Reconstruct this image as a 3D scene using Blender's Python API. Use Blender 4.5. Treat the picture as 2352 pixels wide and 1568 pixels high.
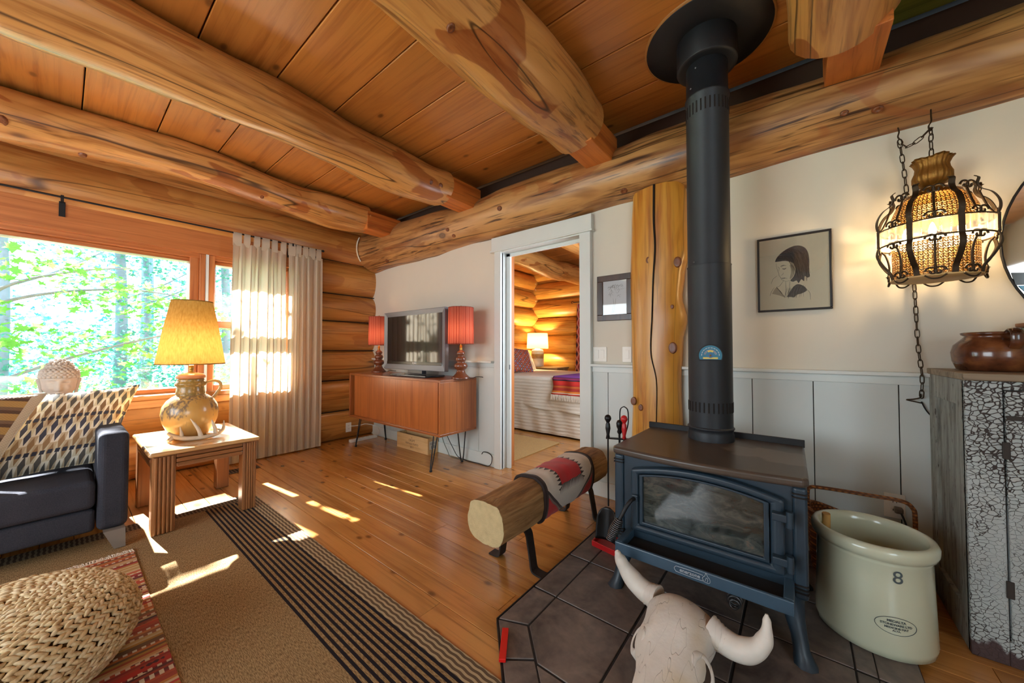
import bpy, bmesh, math, random
from mathutils import Vector, Matrix, noise as mnoise
PI = math.pi
D2R = PI / 180
SC = bpy.context.scene
COL = SC.collection
for o_ in list(bpy.data.objects):
    bpy.data.objects.remove(o_, do_unlink=True)

# ---------------------------------------------------------------- camera
cam_d = bpy.data.cameras.new('camera')
cam_d.sensor_width = 36.0
cam_d.lens = 823.0 / 2352.0 * 36.0
cam_d.clip_start = 0.02
cam = bpy.data.objects.new('camera', cam_d)
COL.objects.link(cam)
cam.location = (0, 0, 1.12)
cam.rotation_euler = ((90 + 1.27) * D2R, 0, 38.56 * D2R)
SC.camera = cam

# ---------------------------------------------------------------- sky, sun, daylight from the windows behind the camera
w_ = bpy.data.worlds.new('sky')
SC.world = w_
w_.use_nodes = True
bg_ = w_.node_tree.nodes['Background']
bg_.inputs[0].default_value = (0.70, 0.88, 1.0, 1)
bg_.inputs[1].default_value = 5.0

SUN_DIR = Vector((0.555, 0.062, -0.466)).normalized()
sun_d = bpy.data.lights.new('sun', 'SUN')
sun_d.energy = 75.0
sun_d.angle = 0.6 * D2R
sun_d.color = (1.0, 0.965, 0.92)
sun = bpy.data.objects.new('sun', sun_d)
COL.objects.link(sun)
sun.rotation_euler = SUN_DIR.to_track_quat('-Z', 'Y').to_euler()
sun.location = (-8, -1, 8)


def area_light(name, loc, direction, sx, sy, power, color, portal=False):
    d = bpy.data.lights.new(name, 'AREA')
    d.shape = 'RECTANGLE'
    d.size, d.size_y = sx, sy
    d.energy = power
    d.color = color
    if portal:
        d.cycles.is_portal = True
    o = bpy.data.objects.new(name, d)
    COL.objects.link(o)
    o.location = loc
    o.rotation_euler = Vector(direction).to_track_quat('-Z', 'Y').to_euler()
    return o


area_light('daylight_rear_window', (-2.4, -2.62, 1.4), (0, 1, 0), 2.6, 1.5, 23, (1.0, 0.96, 0.90))
area_light('daylight_right_window', (2.12, -1.7, 1.4), (-1, 0.15, 0), 1.8, 1.5, 10, (0.86, 0.94, 1.0))
area_light('window_portal', (-4.7, -0.2, 1.35), (1, 0, 0), 3.4, 1.4, 1, (1, 1, 1), portal=True)
area_light('bedroom_fill_light', (-0.96, 3.4, 1.55), (-1, 0, 0), 0.88, 1.08, 26, (0.8, 0.88, 1.0))  # added fill light to brighten the bedroom, no window known on this side

SC.view_settings.view_transform = 'Standard'
SC.view_settings.look = 'None'
SC.view_settings.gamma = 1
SC.view_settings.use_curve_mapping = False
SC.view_settings.exposure = 0.46
SC.cycles.max_bounces = 6
SC.cycles.diffuse_bounces = 3
SC.cycles.glossy_bounces = 3
SC.cycles.transparent_max_bounces = 10
SC.cycles.adaptive_threshold = 0.03
SC.cycles.sample_clamp_indirect = 6.0
SC.cycles.caustics_reflective = False
SC.cycles.caustics_refractive = False


# ---------------------------------------------------------------- helpers: node graphs
def lin(r, g=None, b=None):
    """sRGB 0-255 to linear"""
    if g is None:
        r, g, b = r
    f = lambda c: (c / 255 / 12.92) if c <= 10 else ((c / 255 + 0.055) / 1.055) ** 2.4
    return (f(r), f(g), f(b), 1.0)


class V:
    def __init__(s, g, so): s.g, s.s = g, so
    def m(s, op, *a):
        n = s.g.nt.nodes.new('ShaderNodeMath'); n.operation = op
        for i, x in enumerate((s,) + a): s.g.put(n.inputs[i], x)
        return V(s.g, n.outputs[0])
    def __add__(s, o): return s.m('ADD', o)
    def __radd__(s, o): return s.m('ADD', o)
    def __sub__(s, o): return s.m('SUBTRACT', o)
    def __rsub__(s, o): return (s * -1).m('ADD', o)
    def __mul__(s, o): return s.m('MULTIPLY', o)
    def __rmul__(s, o): return s.m('MULTIPLY', o)
    def __truediv__(s, o): return s.m('DIVIDE', o)
    def __lt__(s, o): return s.m('LESS_THAN', o)
    def __gt__(s, o): return s.m('GREATER_THAN', o)
    def abs(s): return s.m('ABSOLUTE')
    def floor(s): return s.m('FLOOR')
    def frac(s): return s.m('FRACT')
    def sin(s): return s.m('SINE')
    def sqrt(s): return s.m('SQRT')
    def pow(s, e): return s.m('POWER', e)
    def min(s, o): return s.m('MINIMUM', o)
    def max(s, o): return s.m('MAXIMUM', o)
    def mod(s, o): return s.m('FLOORED_MODULO', o)
    def sat(s): return s.max(0.0).min(1.0)
    def step(s, a, b):
        n = s.g.nt.nodes.new('ShaderNodeMapRange'); n.interpolation_type = 'SMOOTHSTEP'
        s.g.put(n.inputs[0], s); n.inputs[1].default_value = a; n.inputs[2].default_value = b
        return V(s.g, n.outputs[0])


class G:
    def __init__(s, name):
        s.mat = bpy.data.materials.new(name); s.mat.use_nodes = True
        s.nt = s.mat.node_tree; s.nt.nodes.clear()
        s.out = s.nt.nodes.new('ShaderNodeOutputMaterial')
    def put(s, inp, x):
        if isinstance(x, V): s.nt.links.new(x.s, inp)
        elif isinstance(x, (tuple, list)):
            if len(inp.default_value) == 4 and len(x) == 3: x = tuple(x) + (1,)
            inp.default_value = x
        else: inp.default_value = x
    def node(s, t, out=0, **kw):
        n = s.nt.nodes.new(t)
        for k, v in kw.items():
            if k.startswith('_'): setattr(n, k[1:], v)
            else: s.put(n.inputs[k.replace('__', ' ')], v)
        return V(s, n.outputs[out])
    def P(s, rnd=True):
        n = s.nt.nodes.new('ShaderNodeTexCoord')
        sp = s.nt.nodes.new('ShaderNodeSeparateXYZ'); s.nt.links.new(n.outputs['Object'], sp.inputs[0])
        xyz = [V(s, sp.outputs[i]) for i in range(3)]
        if rnd:
            r = s.rand()
            xyz = [xyz[0] + r * 53.1, xyz[1] + r * 31.7, xyz[2] + r * 17.3]
        return xyz
    def UV(s):
        n = s.nt.nodes.new('ShaderNodeUVMap')
        sp = s.nt.nodes.new('ShaderNodeSeparateXYZ'); s.nt.links.new(n.outputs[0], sp.inputs[0])
        return V(s, sp.outputs[0]), V(s, sp.outputs[1])
    def rand(s):
        n = s.nt.nodes.new('ShaderNodeObjectInfo'); return V(s, n.outputs['Random'])
    def vec(s, x, y, z):
        n = s.nt.nodes.new('ShaderNodeCombineXYZ')
        for i, a in enumerate((x, y, z)): s.put(n.inputs[i], a)
        return V(s, n.outputs[0])
    def noise(s, v, scale=1, detail=4, rough=0.5, dist=0.0, out=0):
        return s.node('ShaderNodeTexNoise', out=out, Vector=v, Scale=scale, Detail=detail, Roughness=rough, Distortion=dist)
    def voro(s, v, scale=1, feature='F1', out='Distance', rnd=1.0, dims='3D'):
        n = s.nt.nodes.new('ShaderNodeTexVoronoi'); n.feature = feature; n.voronoi_dimensions = dims
        s.put(n.inputs['Vector'], v); n.inputs['Scale'].default_value = scale
        n.inputs['Randomness'].default_value = rnd
        return V(s, n.outputs[out])
    def white(s, v):
        n = s.nt.nodes.new('ShaderNodeTexWhiteNoise'); n.noise_dimensions = '1D'
        s.put(n.inputs['W'], v); return V(s, n.outputs['Value'])
    def ramp(s, f, stops, const=False):
        n = s.nt.nodes.new('ShaderNodeValToRGB'); s.put(n.inputs[0], f)
        cr = n.color_ramp
        if const: cr.interpolation = 'CONSTANT'
        while len(cr.elements) < len(stops): cr.elements.new(0.5)
        for e, (p, c) in zip(cr.elements, stops):
            e.position = p; e.color = tuple(c) if len(c) == 4 else tuple(c) + (1,)
        return V(s, n.outputs[0])
    def mix(s, f, a, b, mode='MIX'):
        n = s.nt.nodes.new('ShaderNodeMix'); n.data_type = 'RGBA'; n.blend_type = mode
        s.put(n.inputs[0], f); s.put(n.inputs[6], a); s.put(n.inputs[7], b)
        return V(s, n.outputs[2])
    def bump(s, h, strength=0.3, dist=0.01):
        return s.node('ShaderNodeBump', Height=h, Strength=strength, Distance=dist)
    def bsdf(s, color, rough=0.5, metal=0.0, bump=None, **kw):
        n = s.nt.nodes.new('ShaderNodeBsdfPrincipled')
        s.put(n.inputs['Base Color'], color); s.put(n.inputs['Roughness'], rough); s.put(n.inputs['Metallic'], metal)
        if bump is not None: s.put(n.inputs['Normal'], bump)
        for k, v in kw.items(): s.put(n.inputs[k.replace('__', ' ')], v)
        return V(s, n.outputs[0])
    def mixs(s, f, a, b):
        n = s.nt.nodes.new('ShaderNodeMixShader'); s.put(n.inputs[0], f)
        s.nt.links.new(a.s, n.inputs[1]); s.nt.links.new(b.s, n.inputs[2])
        return V(s, n.outputs[0])
    def end(s, sh):
        s.nt.links.new(sh.s, s.out.inputs[0]); return s.mat


def plain(name, rgb, rough=0.5, metal=0.0, vary=0.08, scale=12, bump=0.0, **kw):
    """a colour with a little mottling"""
    g = G(name); x, y, z = g.P()
    f = g.noise(g.vec(x, y, z), scale, 4)
    c = lin(rgb)
    col = g.mix(f, tuple(v * (1 - vary) for v in c[:3]), tuple(min(1, v * (1 + vary)) for v in c[:3]))
    bp = g.bump(g.noise(g.vec(x, y, z), scale * 6, 3), bump, 0.004) if bump else None
    return g.end(g.bsdf(col, rough, metal, bp, **kw))


def wood(name, axis, light, mid, dark, rough=0.45, knot=2.2, streak=0.5, grain=16.0, patch=0.5, bump=0.15, knot_size=1.0, crack=1.0, coat=0.0, vary=0.0, scar=0.0, flat=False):
    g = G(name); x, y, z = g.P()
    o = {'x': (x, y, z), 'y': (y, x, z), 'z': (z, x, y)}[axis]
    a, b, c = o
    kn_d = g.voro(g.vec(a * knot * 0.55, b * knot, c * knot), 1.0, dims='2D' if flat else '3D')
    warp = kn_d.step(0.0, 0.30)
    gr = g.noise(g.vec(a * 0.9, b * grain, c * grain), 1.0, 4, 0.62, 0.8)
    br = g.noise(g.vec(a * 0.7, b * 2.6, c * 2.6), 1.0, 3)
    col = g.ramp(gr * 0.75 + br * 0.25, [(0.36, lin(mid)), (0.50, lin(light)), (0.66, tuple(min(1, v * 1.12) for v in lin(light)[:3]))])
    pt = g.noise(g.vec(a * 1.1 + 7.7, b * 3.4, c * 3.4), 1.0, 3, 0.62, 0.9)
    col = g.mix(pt.step(0.50, 0.66) * patch, col, lin(mid))
    st = g.noise(g.vec(a * 1.6, b * grain * 2.6, c * grain * 2.6), 1.0, 3, 0.6, 0.3)
    col = g.mix(st.step(0.53, 0.70) * streak, col, lin(dark))
    if scar:
        sc = g.noise(g.vec(a * 1.3 + 1.7, b * 2.7, c * 2.7), 1.0, 3, 0.5, 0.7)
        col = g.mix(sc.step(0.605, 0.622) * scar, col, g.mix(gr, lin(112, 52, 20), lin(176, 92, 38)))
    ck = g.noise(g.vec(a * 0.16 + 3.1, b * 3.0, c * 3.0), 1.0, 2, 0.5, 0.12)
    ckm = (1 - (ck - 0.5).abs().step(0.0, 0.007)) * crack
    kw1 = (1 - kn_d.step(0.03 * knot_size, 0.15 * knot_size))
    kw2 = (1 - kn_d.step(0.05 * knot_size, 0.085 * knot_size))
    col = g.mix(kw1 * 0.65, col, lin(mid))
    ring = (kn_d * 120.0).sin() * 0.5 + 0.5
    col = g.mix(kw2 * (ring * 0.35 + 0.55), col, tuple(v * 0.65 for v in lin(dark)[:3]))
    col = g.mix(ckm * 0.85, col, tuple(v * 0.3 for v in lin(dark)[:3]))
    if vary:
        r = g.rand()
        col = g.mix(vary, col, g.mix(r, tuple(v * 0.45 for v in lin(mid)[:3]), lin(light)))
    bp = g.bump(gr, bump * 0.5, 0.012)
    return g.end(g.bsdf(col, rough, 0.0, bp, Coat__Weight=coat, Coat__Roughness=0.25))


# ---------------------------------------------------------------- helpers: geometry
class MB:
    def __init__(s): s.v, s.f, s.uv, s.sm = [], [], {}, []
    def add(s, vs, fs, smooth=False, uvs=None):
        b = len(s.v); s.v += [Vector(p) for p in vs]
        for i, f in enumerate(fs):
            s.f.append([b + k for k in f]); s.sm.append(smooth)
            if uvs: s.uv[len(s.f) - 1] = uvs[i]
        return s
    def box(s, x0, x1, y0, y1, z0, z1):
        return s.add([(x0, y0, z0), (x1, y0, z0), (x1, y1, z0), (x0, y1, z0), (x0, y0, z1), (x1, y0, z1), (x1, y1, z1), (x0, y1, z1)],
                     [(0, 3, 2, 1), (4, 5, 6, 7), (0, 1, 5, 4), (1, 2, 6, 5), (2, 3, 7, 6), (3, 0, 4, 7)])
    def obox(s, c, hx, hy, hz, rot):
        m = rot if isinstance(rot, Matrix) else Matrix.Rotation(rot, 3, 'Z')
        c = Vector(c); n0 = len(s.v)
        s.box(-hx, hx, -hy, hy, -hz, hz)
        for i in range(n0, len(s.v)): s.v[i] = c + m @ s.v[i]
        return s
    def rings(s, R, caps=(True, True), smooth=True, closed=True, uv=False, loop=False):
        n = len(R[0]); vs = [p for r in R for p in r]; fs = []; us = []
        m = n if closed else n - 1
        L = len(R)
        for i in range(L if loop else L - 1):
            for j in range(m):
                k = (j + 1) % n; i2 = (i + 1) % L
                fs.append((i * n + j, i * n + k, i2 * n + k, i2 * n + j))
                if uv: us.append([(j / m, i / (L - 1)), ((j + 1) / m, i / (L - 1)), ((j + 1) / m, (i + 1) / (L - 1)), (j / m, (i + 1) / (L - 1))])
        s.add(vs, fs, smooth, us if uv else None)
        if closed and not loop:
            if caps[0]: s.add(R[0], [tuple(range(n - 1, -1, -1))])
            if caps[1]: s.add(R[-1], [tuple(range(n))])
        return s
    def tube(s, pts, r, n=10, caps=(True, True), flat=1.0, loop=False):
        """round (or flattened) bar swept along points; r a number or list"""
        P = [Vector(p) for p in pts]; L = len(P); R = []; up = None
        for i, p in enumerate(P):
            if loop: t = (P[(i + 1) % L] - P[i - 1]).normalized()
            else: t = (P[min(i + 1, L - 1)] - P[max(i - 1, 0)]).normalized()
            if up is None: up = Vector((0, 0, 1)) if abs(t.z) < 0.9 else Vector((1, 0, 0))
            sd = t.cross(up).normalized(); up = sd.cross(t).normalized()
            rr = r[i] if isinstance(r, (list, tuple)) else r
            R.append([p + sd * rr * math.cos(a) + up * rr * flat * math.sin(a) for a in [2 * PI * k / n for k in range(n)]])
        return s.rings(R, caps, loop=loop)
    def lathe(s, prof, c=(0, 0, 0), n=32, caps=(True, True), squash=(1, 1), smooth=True, uv=False):
        c = Vector(c); R = []
        for r, z in prof:
            R.append([c + Vector((r * squash[0] * math.cos(a), r * squash[1] * math.sin(a), z)) for a in [2 * PI * k / n for k in range(n)]])
        return s.rings(R, caps, smooth, uv=uv)
    def grid(s, fn, nu, nv, smooth=True, uv=True):
        vs = [fn(i / nu, j / nv) for j in range(nv + 1) for i in range(nu + 1)]; fs = []; us = []
        for j in range(nv):
            for i in range(nu):
                a = j * (nu + 1) + i
                fs.append((a, a + 1, a + nu + 2, a + nu + 1))
                us.append([(i / nu, j / nv), ((i + 1) / nu, j / nv), ((i + 1) / nu, (j + 1) / nv), (i / nu, (j + 1) / nv)])
        return s.add(vs, fs, smooth, us if uv else None)
    def prism(s, poly, t, axis='z', base=0.0, smooth=False):
        """extrude a 2-D polygon; axis z: (x,y)->z, axis y: (x,z)->y, axis x: (y,z)->x"""
        f = {'z': lambda p, h: (p[0], p[1], h), 'y': lambda p, h: (p[0], h, p[1]), 'x': lambda p, h: (h, p[0], p[1])}[axis]
        n = len(poly)
        vs = [f(p, base) for p in poly] + [f(p, base + t) for p in poly]
        fs = [tuple(range(n - 1, -1, -1)), tuple(range(n, 2 * n))] + [(i, (i + 1) % n, n + (i + 1) % n, n + i) for i in range(n)]
        return s.add(vs, fs, smooth)
    def xf(s, m, start=0):
        for i in range(start, len(s.v)): s.v[i] = m @ s.v[i]
        return s
    def mesh(s, name, origin=(0, 0, 0)):
        me = bpy.data.meshes.new(name); o = Vector(origin)
        me.from_pydata([tuple(p - o) for p in s.v], [], s.f)
        if s.uv:
            ul = me.uv_layers.new(name='UVMap')
            for pi, u in s.uv.items():
                p = me.polygons[pi]
                for k, li in enumerate(p.loop_indices): ul.data[li].uv = u[k]
        me.polygons.foreach_set('use_smooth', s.sm)
        bm = bmesh.new(); bm.from_mesh(me); bmesh.ops.recalc_face_normals(bm, faces=bm.faces); bm.to_mesh(me); bm.free()
        me.update()
        return me
    def build(s, name, mat, parent=None, origin=None, bevel=0.0, seg=2, sub=0, **props):
        """link as one mesh object; verts are given in world space, origin at the base centre"""
        if origin is None:
            lo = [min(p[i] for p in s.v) for i in range(3)]; hi = [max(p[i] for p in s.v) for i in range(3)]
            origin = ((lo[0] + hi[0]) / 2, (lo[1] + hi[1]) / 2, lo[2])
        o = bpy.data.objects.new(name, s.mesh(name, origin))
        COL.objects.link(o)
        if mat is not None: o.data.materials.append(mat)
        place(o, origin, parent)
        if sub:
            m = o.modifiers.new('sub', 'SUBSURF'); m.levels = m.render_levels = sub
        if bevel:
            m = o.modifiers.new('bevel', 'BEVEL'); m.width = bevel; m.segments = seg; m.limit_method = 'ANGLE'; m.angle_limit = 0.6
        for k, v in props.items(): o[k] = v
        return o


WLOC = {}


def place(o, loc, parent=None):
    """put an object at a world location under an unrotated or rotated parent"""
    if parent is not None:
        o.parent = parent
        pm = WLOC.get(parent.name, Matrix.Identity(4))
        o.location = pm.inverted() @ Vector(loc)
        o.rotation_euler = pm.to_3x3().inverted().to_euler()
        WLOC[o.name] = Matrix.Translation(loc)
    else:
        o.location = loc
        WLOC[o.name] = Matrix.Translation(loc)


def tag(o, label, cat, group=None, kind=None):
    o['label'] = label; o['category'] = cat
    if group: o['group'] = group
    if kind: o['kind'] = kind
    return o


def thing(name, label, cat, loc=(0, 0, 0), group=None):
    o = bpy.data.objects.new(name, None); COL.objects.link(o)
    o.empty_display_size = 0.1
    place(o, loc)
    return tag(o, label, cat, group)


def struct(name, loc=(0, 0, 0)):
    o = bpy.data.objects.new(name, None); COL.objects.link(o); place(o, loc); o['kind'] = 'structure'
    return o


def clone(o, parent, loc):
    c = o.copy(); COL.objects.link(c); place(c, loc, parent); return c


def pose(root, m):
    """move a finished thing (children and all) to the world matrix m"""
    root.matrix_world = m
    root.location, root.rotation_euler = m.to_translation(), m.to_euler()


def text_mesh(body, size, depth=0.0006, align='CENTER', bold=0.0):
    cu = bpy.data.curves.new('t', 'FONT'); cu.body = body; cu.size = size; cu.align_x = align; cu.align_y = 'CENTER'
    cu.extrude = depth; cu.offset = bold
    o = bpy.data.objects.new('t', cu); COL.objects.link(o)
    dg = bpy.context.evaluated_depsgraph_get()
    me = bpy.data.meshes.new_from_object(o.evaluated_get(dg))
    bpy.data.objects.remove(o)
    mb = MB(); mb.add([v.co for v in me.vertices], [tuple(p.vertices) for p in me.polygons])
    return mb


def bez(p, n=16):
    """smooth curve through points (Catmull-Rom)"""
    P = [Vector(q) for q in p]; out = []
    for i in range(len(P) - 1):
        a, b, c, d = P[max(i - 1, 0)], P[i], P[i + 1], P[min(i + 2, len(P) - 1)]
        for k in range(n):
            t = k / n
            out.append(0.5 * ((2 * b) + (c - a) * t + (2 * a - 5 * b + 4 * c - d) * t * t + (3 * b - a - 3 * c + d) * t ** 3))
    out.append(P[-1]); return out


def interp(tab, t):
    if t <= tab[0][0]: return tab[0][1]
    for (a, u), (b, v) in zip(tab, tab[1:]):
        if t <= b:
            k = (t - a) / (b - a); k = k * k * (3 - 2 * k); return u + (v - u) * k
    return tab[-1][1]


def log_mesh(axis, s0, s1, cy, cz, rad, seed=0, n=28, step=0.06, wob=0.02, rough=0.05, ztop=None, zbot=None, yz=(1, 1)):
    """a peeled log: wavy rings from s0 to s1 along x or y; rad number or table; flat top/bottom where given"""
    mb = MB(); L = max(6, int(abs(s1 - s0) / step)); R = []
    for i in range(L + 1):
        t = s0 + (s1 - s0) * i / L
        r0 = interp(rad, t) if isinstance(rad, list) else rad
        oy = wob * mnoise.noise(Vector((t * 0.9, seed * 7.3, 1.0))); oz = wob * mnoise.noise(Vector((t * 0.9, seed * 3.1, 9.0)))
        ring = []
        for k in range(n):
            a = 2 * PI * k / n
            d = mnoise.noise(Vector((t * 1.7, math.cos(a) * 0.9 + seed * 5.7, math.sin(a) * 0.9)))
            d2 = mnoise.noise(Vector((t * 4.5 + 20, math.cos(a) * 1.5 + seed, math.sin(a) * 1.5)))
            r = r0 * (1 + rough * 1.6 * d + rough * 0.5 * d2)
            u, w = cy + oy + r * yz[0] * math.cos(a), cz + oz + r * yz[1] * math.sin(a)
            if ztop is not None: w = min(w, ztop)
            if zbot is not None: w = max(w, zbot)
            ring.append((t, u, w) if axis == 'x' else (u, t, w))
        R.append(ring)
    return mb.rings(R)
# ---------------------------------------------------------------- materials of the building
PL, PM, PD = (206, 148, 82), (158, 94, 40), (80, 42, 18)
pine_y = wood('pine_log_y', 'y', PL, PM, PD, 0.36, knot=1.9, coat=0.3, scar=0.75, streak=0.6)
pine_x = wood('pine_log_x', 'x', (186, 136, 82), (134, 83, 42), (64, 36, 18), 0.42, knot=2.4, coat=0.15, streak=1.0, patch=0.85, scar=0.45)
wall_log = wood('wall_log', 'y', (206, 144, 74), (164, 92, 36), PD, 0.34, knot=1.7, coat=0.3, vary=0.3, scar=0.5)
wall_log_x = wood('bedroom_log_x', 'x', (226, 168, 78), (190, 116, 40), PD, 0.4, knot=1.7, vary=0.2)
wall_log_y2 = wood('bedroom_log_y', 'y', (226, 168, 78), (190, 116, 40), PD, 0.4, knot=1.7, vary=0.2)
ceil_wood = wood('ceiling_plank_wood', 'x', (200, 130, 60), (160, 90, 34), (70, 34, 18), 0.33, knot=2.7, streak=0.25, grain=22, patch=0.35, bump=0.05, knot_size=0.62, crack=0.0, coat=0.3, vary=0.35, flat=True)
floor_wood = wood('floor_plank_wood', 'x', (196, 136, 72), (158, 102, 48), (68, 40, 20), 0.24, knot=3.6, streak=0.35, grain=26, patch=0.5, bump=0.04, knot_size=0.7, crack=0.0, coat=0.5, vary=0.3, flat=True)
fir_y = wood('fir_trim_y', 'y', (186, 114, 62), (160, 88, 42), (110, 50, 22), 0.35, knot=0.7, streak=0.3, grain=30, patch=0.3, bump=0.04, crack=0.0, coat=0.3)
fir_z = wood('fir_trim_z', 'z', (192, 120, 68), (166, 94, 48), (110, 50, 22), 0.35, knot=0.6, streak=0.3, grain=30, patch=0.3, bump=0.04, crack=0.0, coat=0.3)
sill_wood = wood('window_sill_wood', 'y', (224, 160, 96), (200, 128, 66), (130, 70, 30), 0.3, knot=0.8, streak=0.2, grain=24, crack=0.0, coat=0.3)
post_wood = wood('post_wood', 'z', (214, 154, 62), (184, 112, 34), (96, 48, 16), 0.35, knot=2.3, streak=0.35, grain=12, patch=0.55, crack=0.5, coat=0.25)
block_x = wood('tenon_wood', 'y', (206, 122, 54), (176, 92, 36), PD, 0.5, knot=0.8, crack=0.0)
white_wall = plain('cream_plaster', (216, 208, 192), 0.75, vary=0.03, scale=5, bump=0.08)
white_paint = plain('white_paint', (216, 220, 216), 0.45, vary=0.03, scale=8)
wains_paint = plain('wainscot_paint', (206, 212, 209), 0.5, vary=0.03, scale=6, bump=0.03)
dark_gap = plain('dark_gap', (22, 14, 10), 0.9)
black_iron = plain('black_iron', (26, 25, 27), 0.5, metal=0.3, vary=0.2)
green_plank = wood('olive_plank_wood', 'x', (118, 124, 52), (88, 92, 34), (50, 48, 18), 0.45, knot=1.6, streak=0.4, crack=0.0)
chink = plain('pale_chinking', (226, 214, 190), 0.8)
iron_grey = plain('grey_steel', (110, 112, 116), 0.35, metal=0.9)


def glass_mat(name, tint=(1, 1, 1, 1), refl=0.06, rough=0.0):
    g = G(name)
    t = g.node('ShaderNodeBsdfTransparent', Color=tint)
    gl = g.node('ShaderNodeBsdfGlossy', Color=(1, 1, 1, 1), Roughness=rough)
    fr = g.node('ShaderNodeFresnel', IOR=1.45)
    return g.end(g.mixs(fr * 1.0 + (refl - 0.04), t, gl))


pane_glass = glass_mat('window_glass', (0.97, 0.99, 1, 1))

# ---------------------------------------------------------------- floor
floor = struct('floor')
MB().box(-4.8, 2.3, -2.8, 6.3, -0.12, -0.022).build('subfloor', dark_gap, floor)
MB().box(-4.8, 2.3, -2.8, -0.9375, -0.022, 0.0).build('boards_behind', floor_wood, floor)
MB().box(-4.8, 2.3, 4.1875, 6.3, -0.022, 0.0).build('boards_under_bed', floor_wood, floor)
rng = random.Random(4)
PW = 0.125
lens_ = [1.4, 1.9, 2.4, 2.9]
plank_src = {}
for L in lens_:
    plank_src[L] = MB().box(-L / 2, L / 2, -PW / 2 + 0.0012, PW / 2 - 0.0012, -0.022, 0.0).mesh('plank')
    plank_src[L].materials.append(floor_wood)
row = 0
y = -0.9375
while y < 4.18:
    x = -4.8 - rng.random() * 0.9
    while x < 2.0:
        L = rng.choice(lens_)
        o = bpy.data.objects.new('plank', plank_src[L]); COL.objects.link(o)
        place(o, (x + L / 2, y + PW / 2, 0), floor)
        m = o.modifiers.new('bevel', 'BEVEL'); m.width = 0.0012; m.segments = 1
        x += L + 0.0015
    y += PW
    row += 1

# ---------------------------------------------------------------- ceiling: wide planks over the log joists
CZ = 2.75
ceiling = struct('ceiling')
MB().box(-4.8, 2.3, -2.8, 2.85, CZ + 0.05, CZ + 0.12).build('roof_deck', dark_gap, ceiling)
CW = 0.361
JX = [-3.83, -2.51, -1.13, 0.19]
for k in range(-7, 8):
    y0 = 0.055 + CW * k
    if y0 > 2.5: break
    y1 = min(y0 + CW, 2.72)
    cuts = [-4.75, rng.choice(JX[:2]), rng.choice(JX[2:]), 2.25] if k % 2 else [-4.75, rng.choice(JX[1:3]), 2.25]
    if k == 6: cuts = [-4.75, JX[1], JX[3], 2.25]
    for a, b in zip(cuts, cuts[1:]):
        mt = green_plank if (k == 6 and a > 0) else ceil_wood  # right-hand plank next to the wall is coloured olive green
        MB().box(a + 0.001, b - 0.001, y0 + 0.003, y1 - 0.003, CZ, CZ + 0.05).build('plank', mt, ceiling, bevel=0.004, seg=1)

# ---------------------------------------------------------------- log joists with squared tenon ends resting on the wall beam
joist_specs = [
    (-3.84, [(-2.8, .17), (-.5, .175), (.6, .165), (1.3, .16), (1.75, .185), (2.1, .17)], 1, 'slender peeled log joist nearest the window wall'),
    (-2.52, [(-2.8, .2), (-1.2, .2), (-.2, .2), (.5, .18), (1.2, .17), (1.7, .2), (2.1, .185)], 2, 'peeled log joist with a russet scar above the wooden cabinet'),
    (-1.15, [(-2.8, .21), (0, .21), (.9, .2), (1.5, .2), (1.8, .205), (2.1, .2)], 3, 'thick peeled log joist ending above the doorway'),
    (0.185, [(-2.8, .21), (0, .2), (1.6, .21), (2.1, .2)], 4, 'thick peeled log joist beside the stove pipe'),
]
for jx, rad, sd, lab in joist_specs:
    j = thing('log_joist', lab, 'beam', (jx, 0, 2.42), 'peeled log ceiling joists')
    log_mesh('y', -2.75, 2.12, jx, 2.605, rad, sd, wob=0.06, rough=0.10, ztop=CZ - 0.002, step=0.05, yz=(1, 0.88)).build('log', pine_y, j)
    MB().box(jx - 0.06, jx + 0.14, 2.08, 2.5, 2.46, 2.66).build('tenon', block_x, j, bevel=0.004)
    r2 = random.Random(sd)
    for _ in range(7):                                       # raised branch knots
        yy = r2.uniform(-0.6, 2.0); a = r2.uniform(-2.6, -0.5); rr = interp(rad, yy)
        c = Vector((jx + rr * math.cos(a), yy, 2.605 + rr * 0.88 * math.sin(a))); nrm = Vector((math.cos(a), 0, math.sin(a)))
        q = nrm.to_track_quat('Z', 'Y').to_matrix().to_4x4(); s_ = r2.uniform(0.018, 0.032)
        s_ *= 0.75
        kb = MB().lathe([(s_ * 1.3, -0.03), (s_ * 1.1, 0.000), (s_, 0.005), (s_ * 0.5, 0.004), (0.001, 0.003)], n=14, squash=(1, 1.3))
        kb.xf(Matrix.Translation(c) @ q).build('knot', wood_knot if 'wood_knot' in globals() else globals().setdefault('wood_knot', wood('knot_wood', 'z', (128, 72, 36), (92, 48, 22), (44, 24, 12), 0.4, knot=9, grain=40, crack=0)), j)

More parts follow.
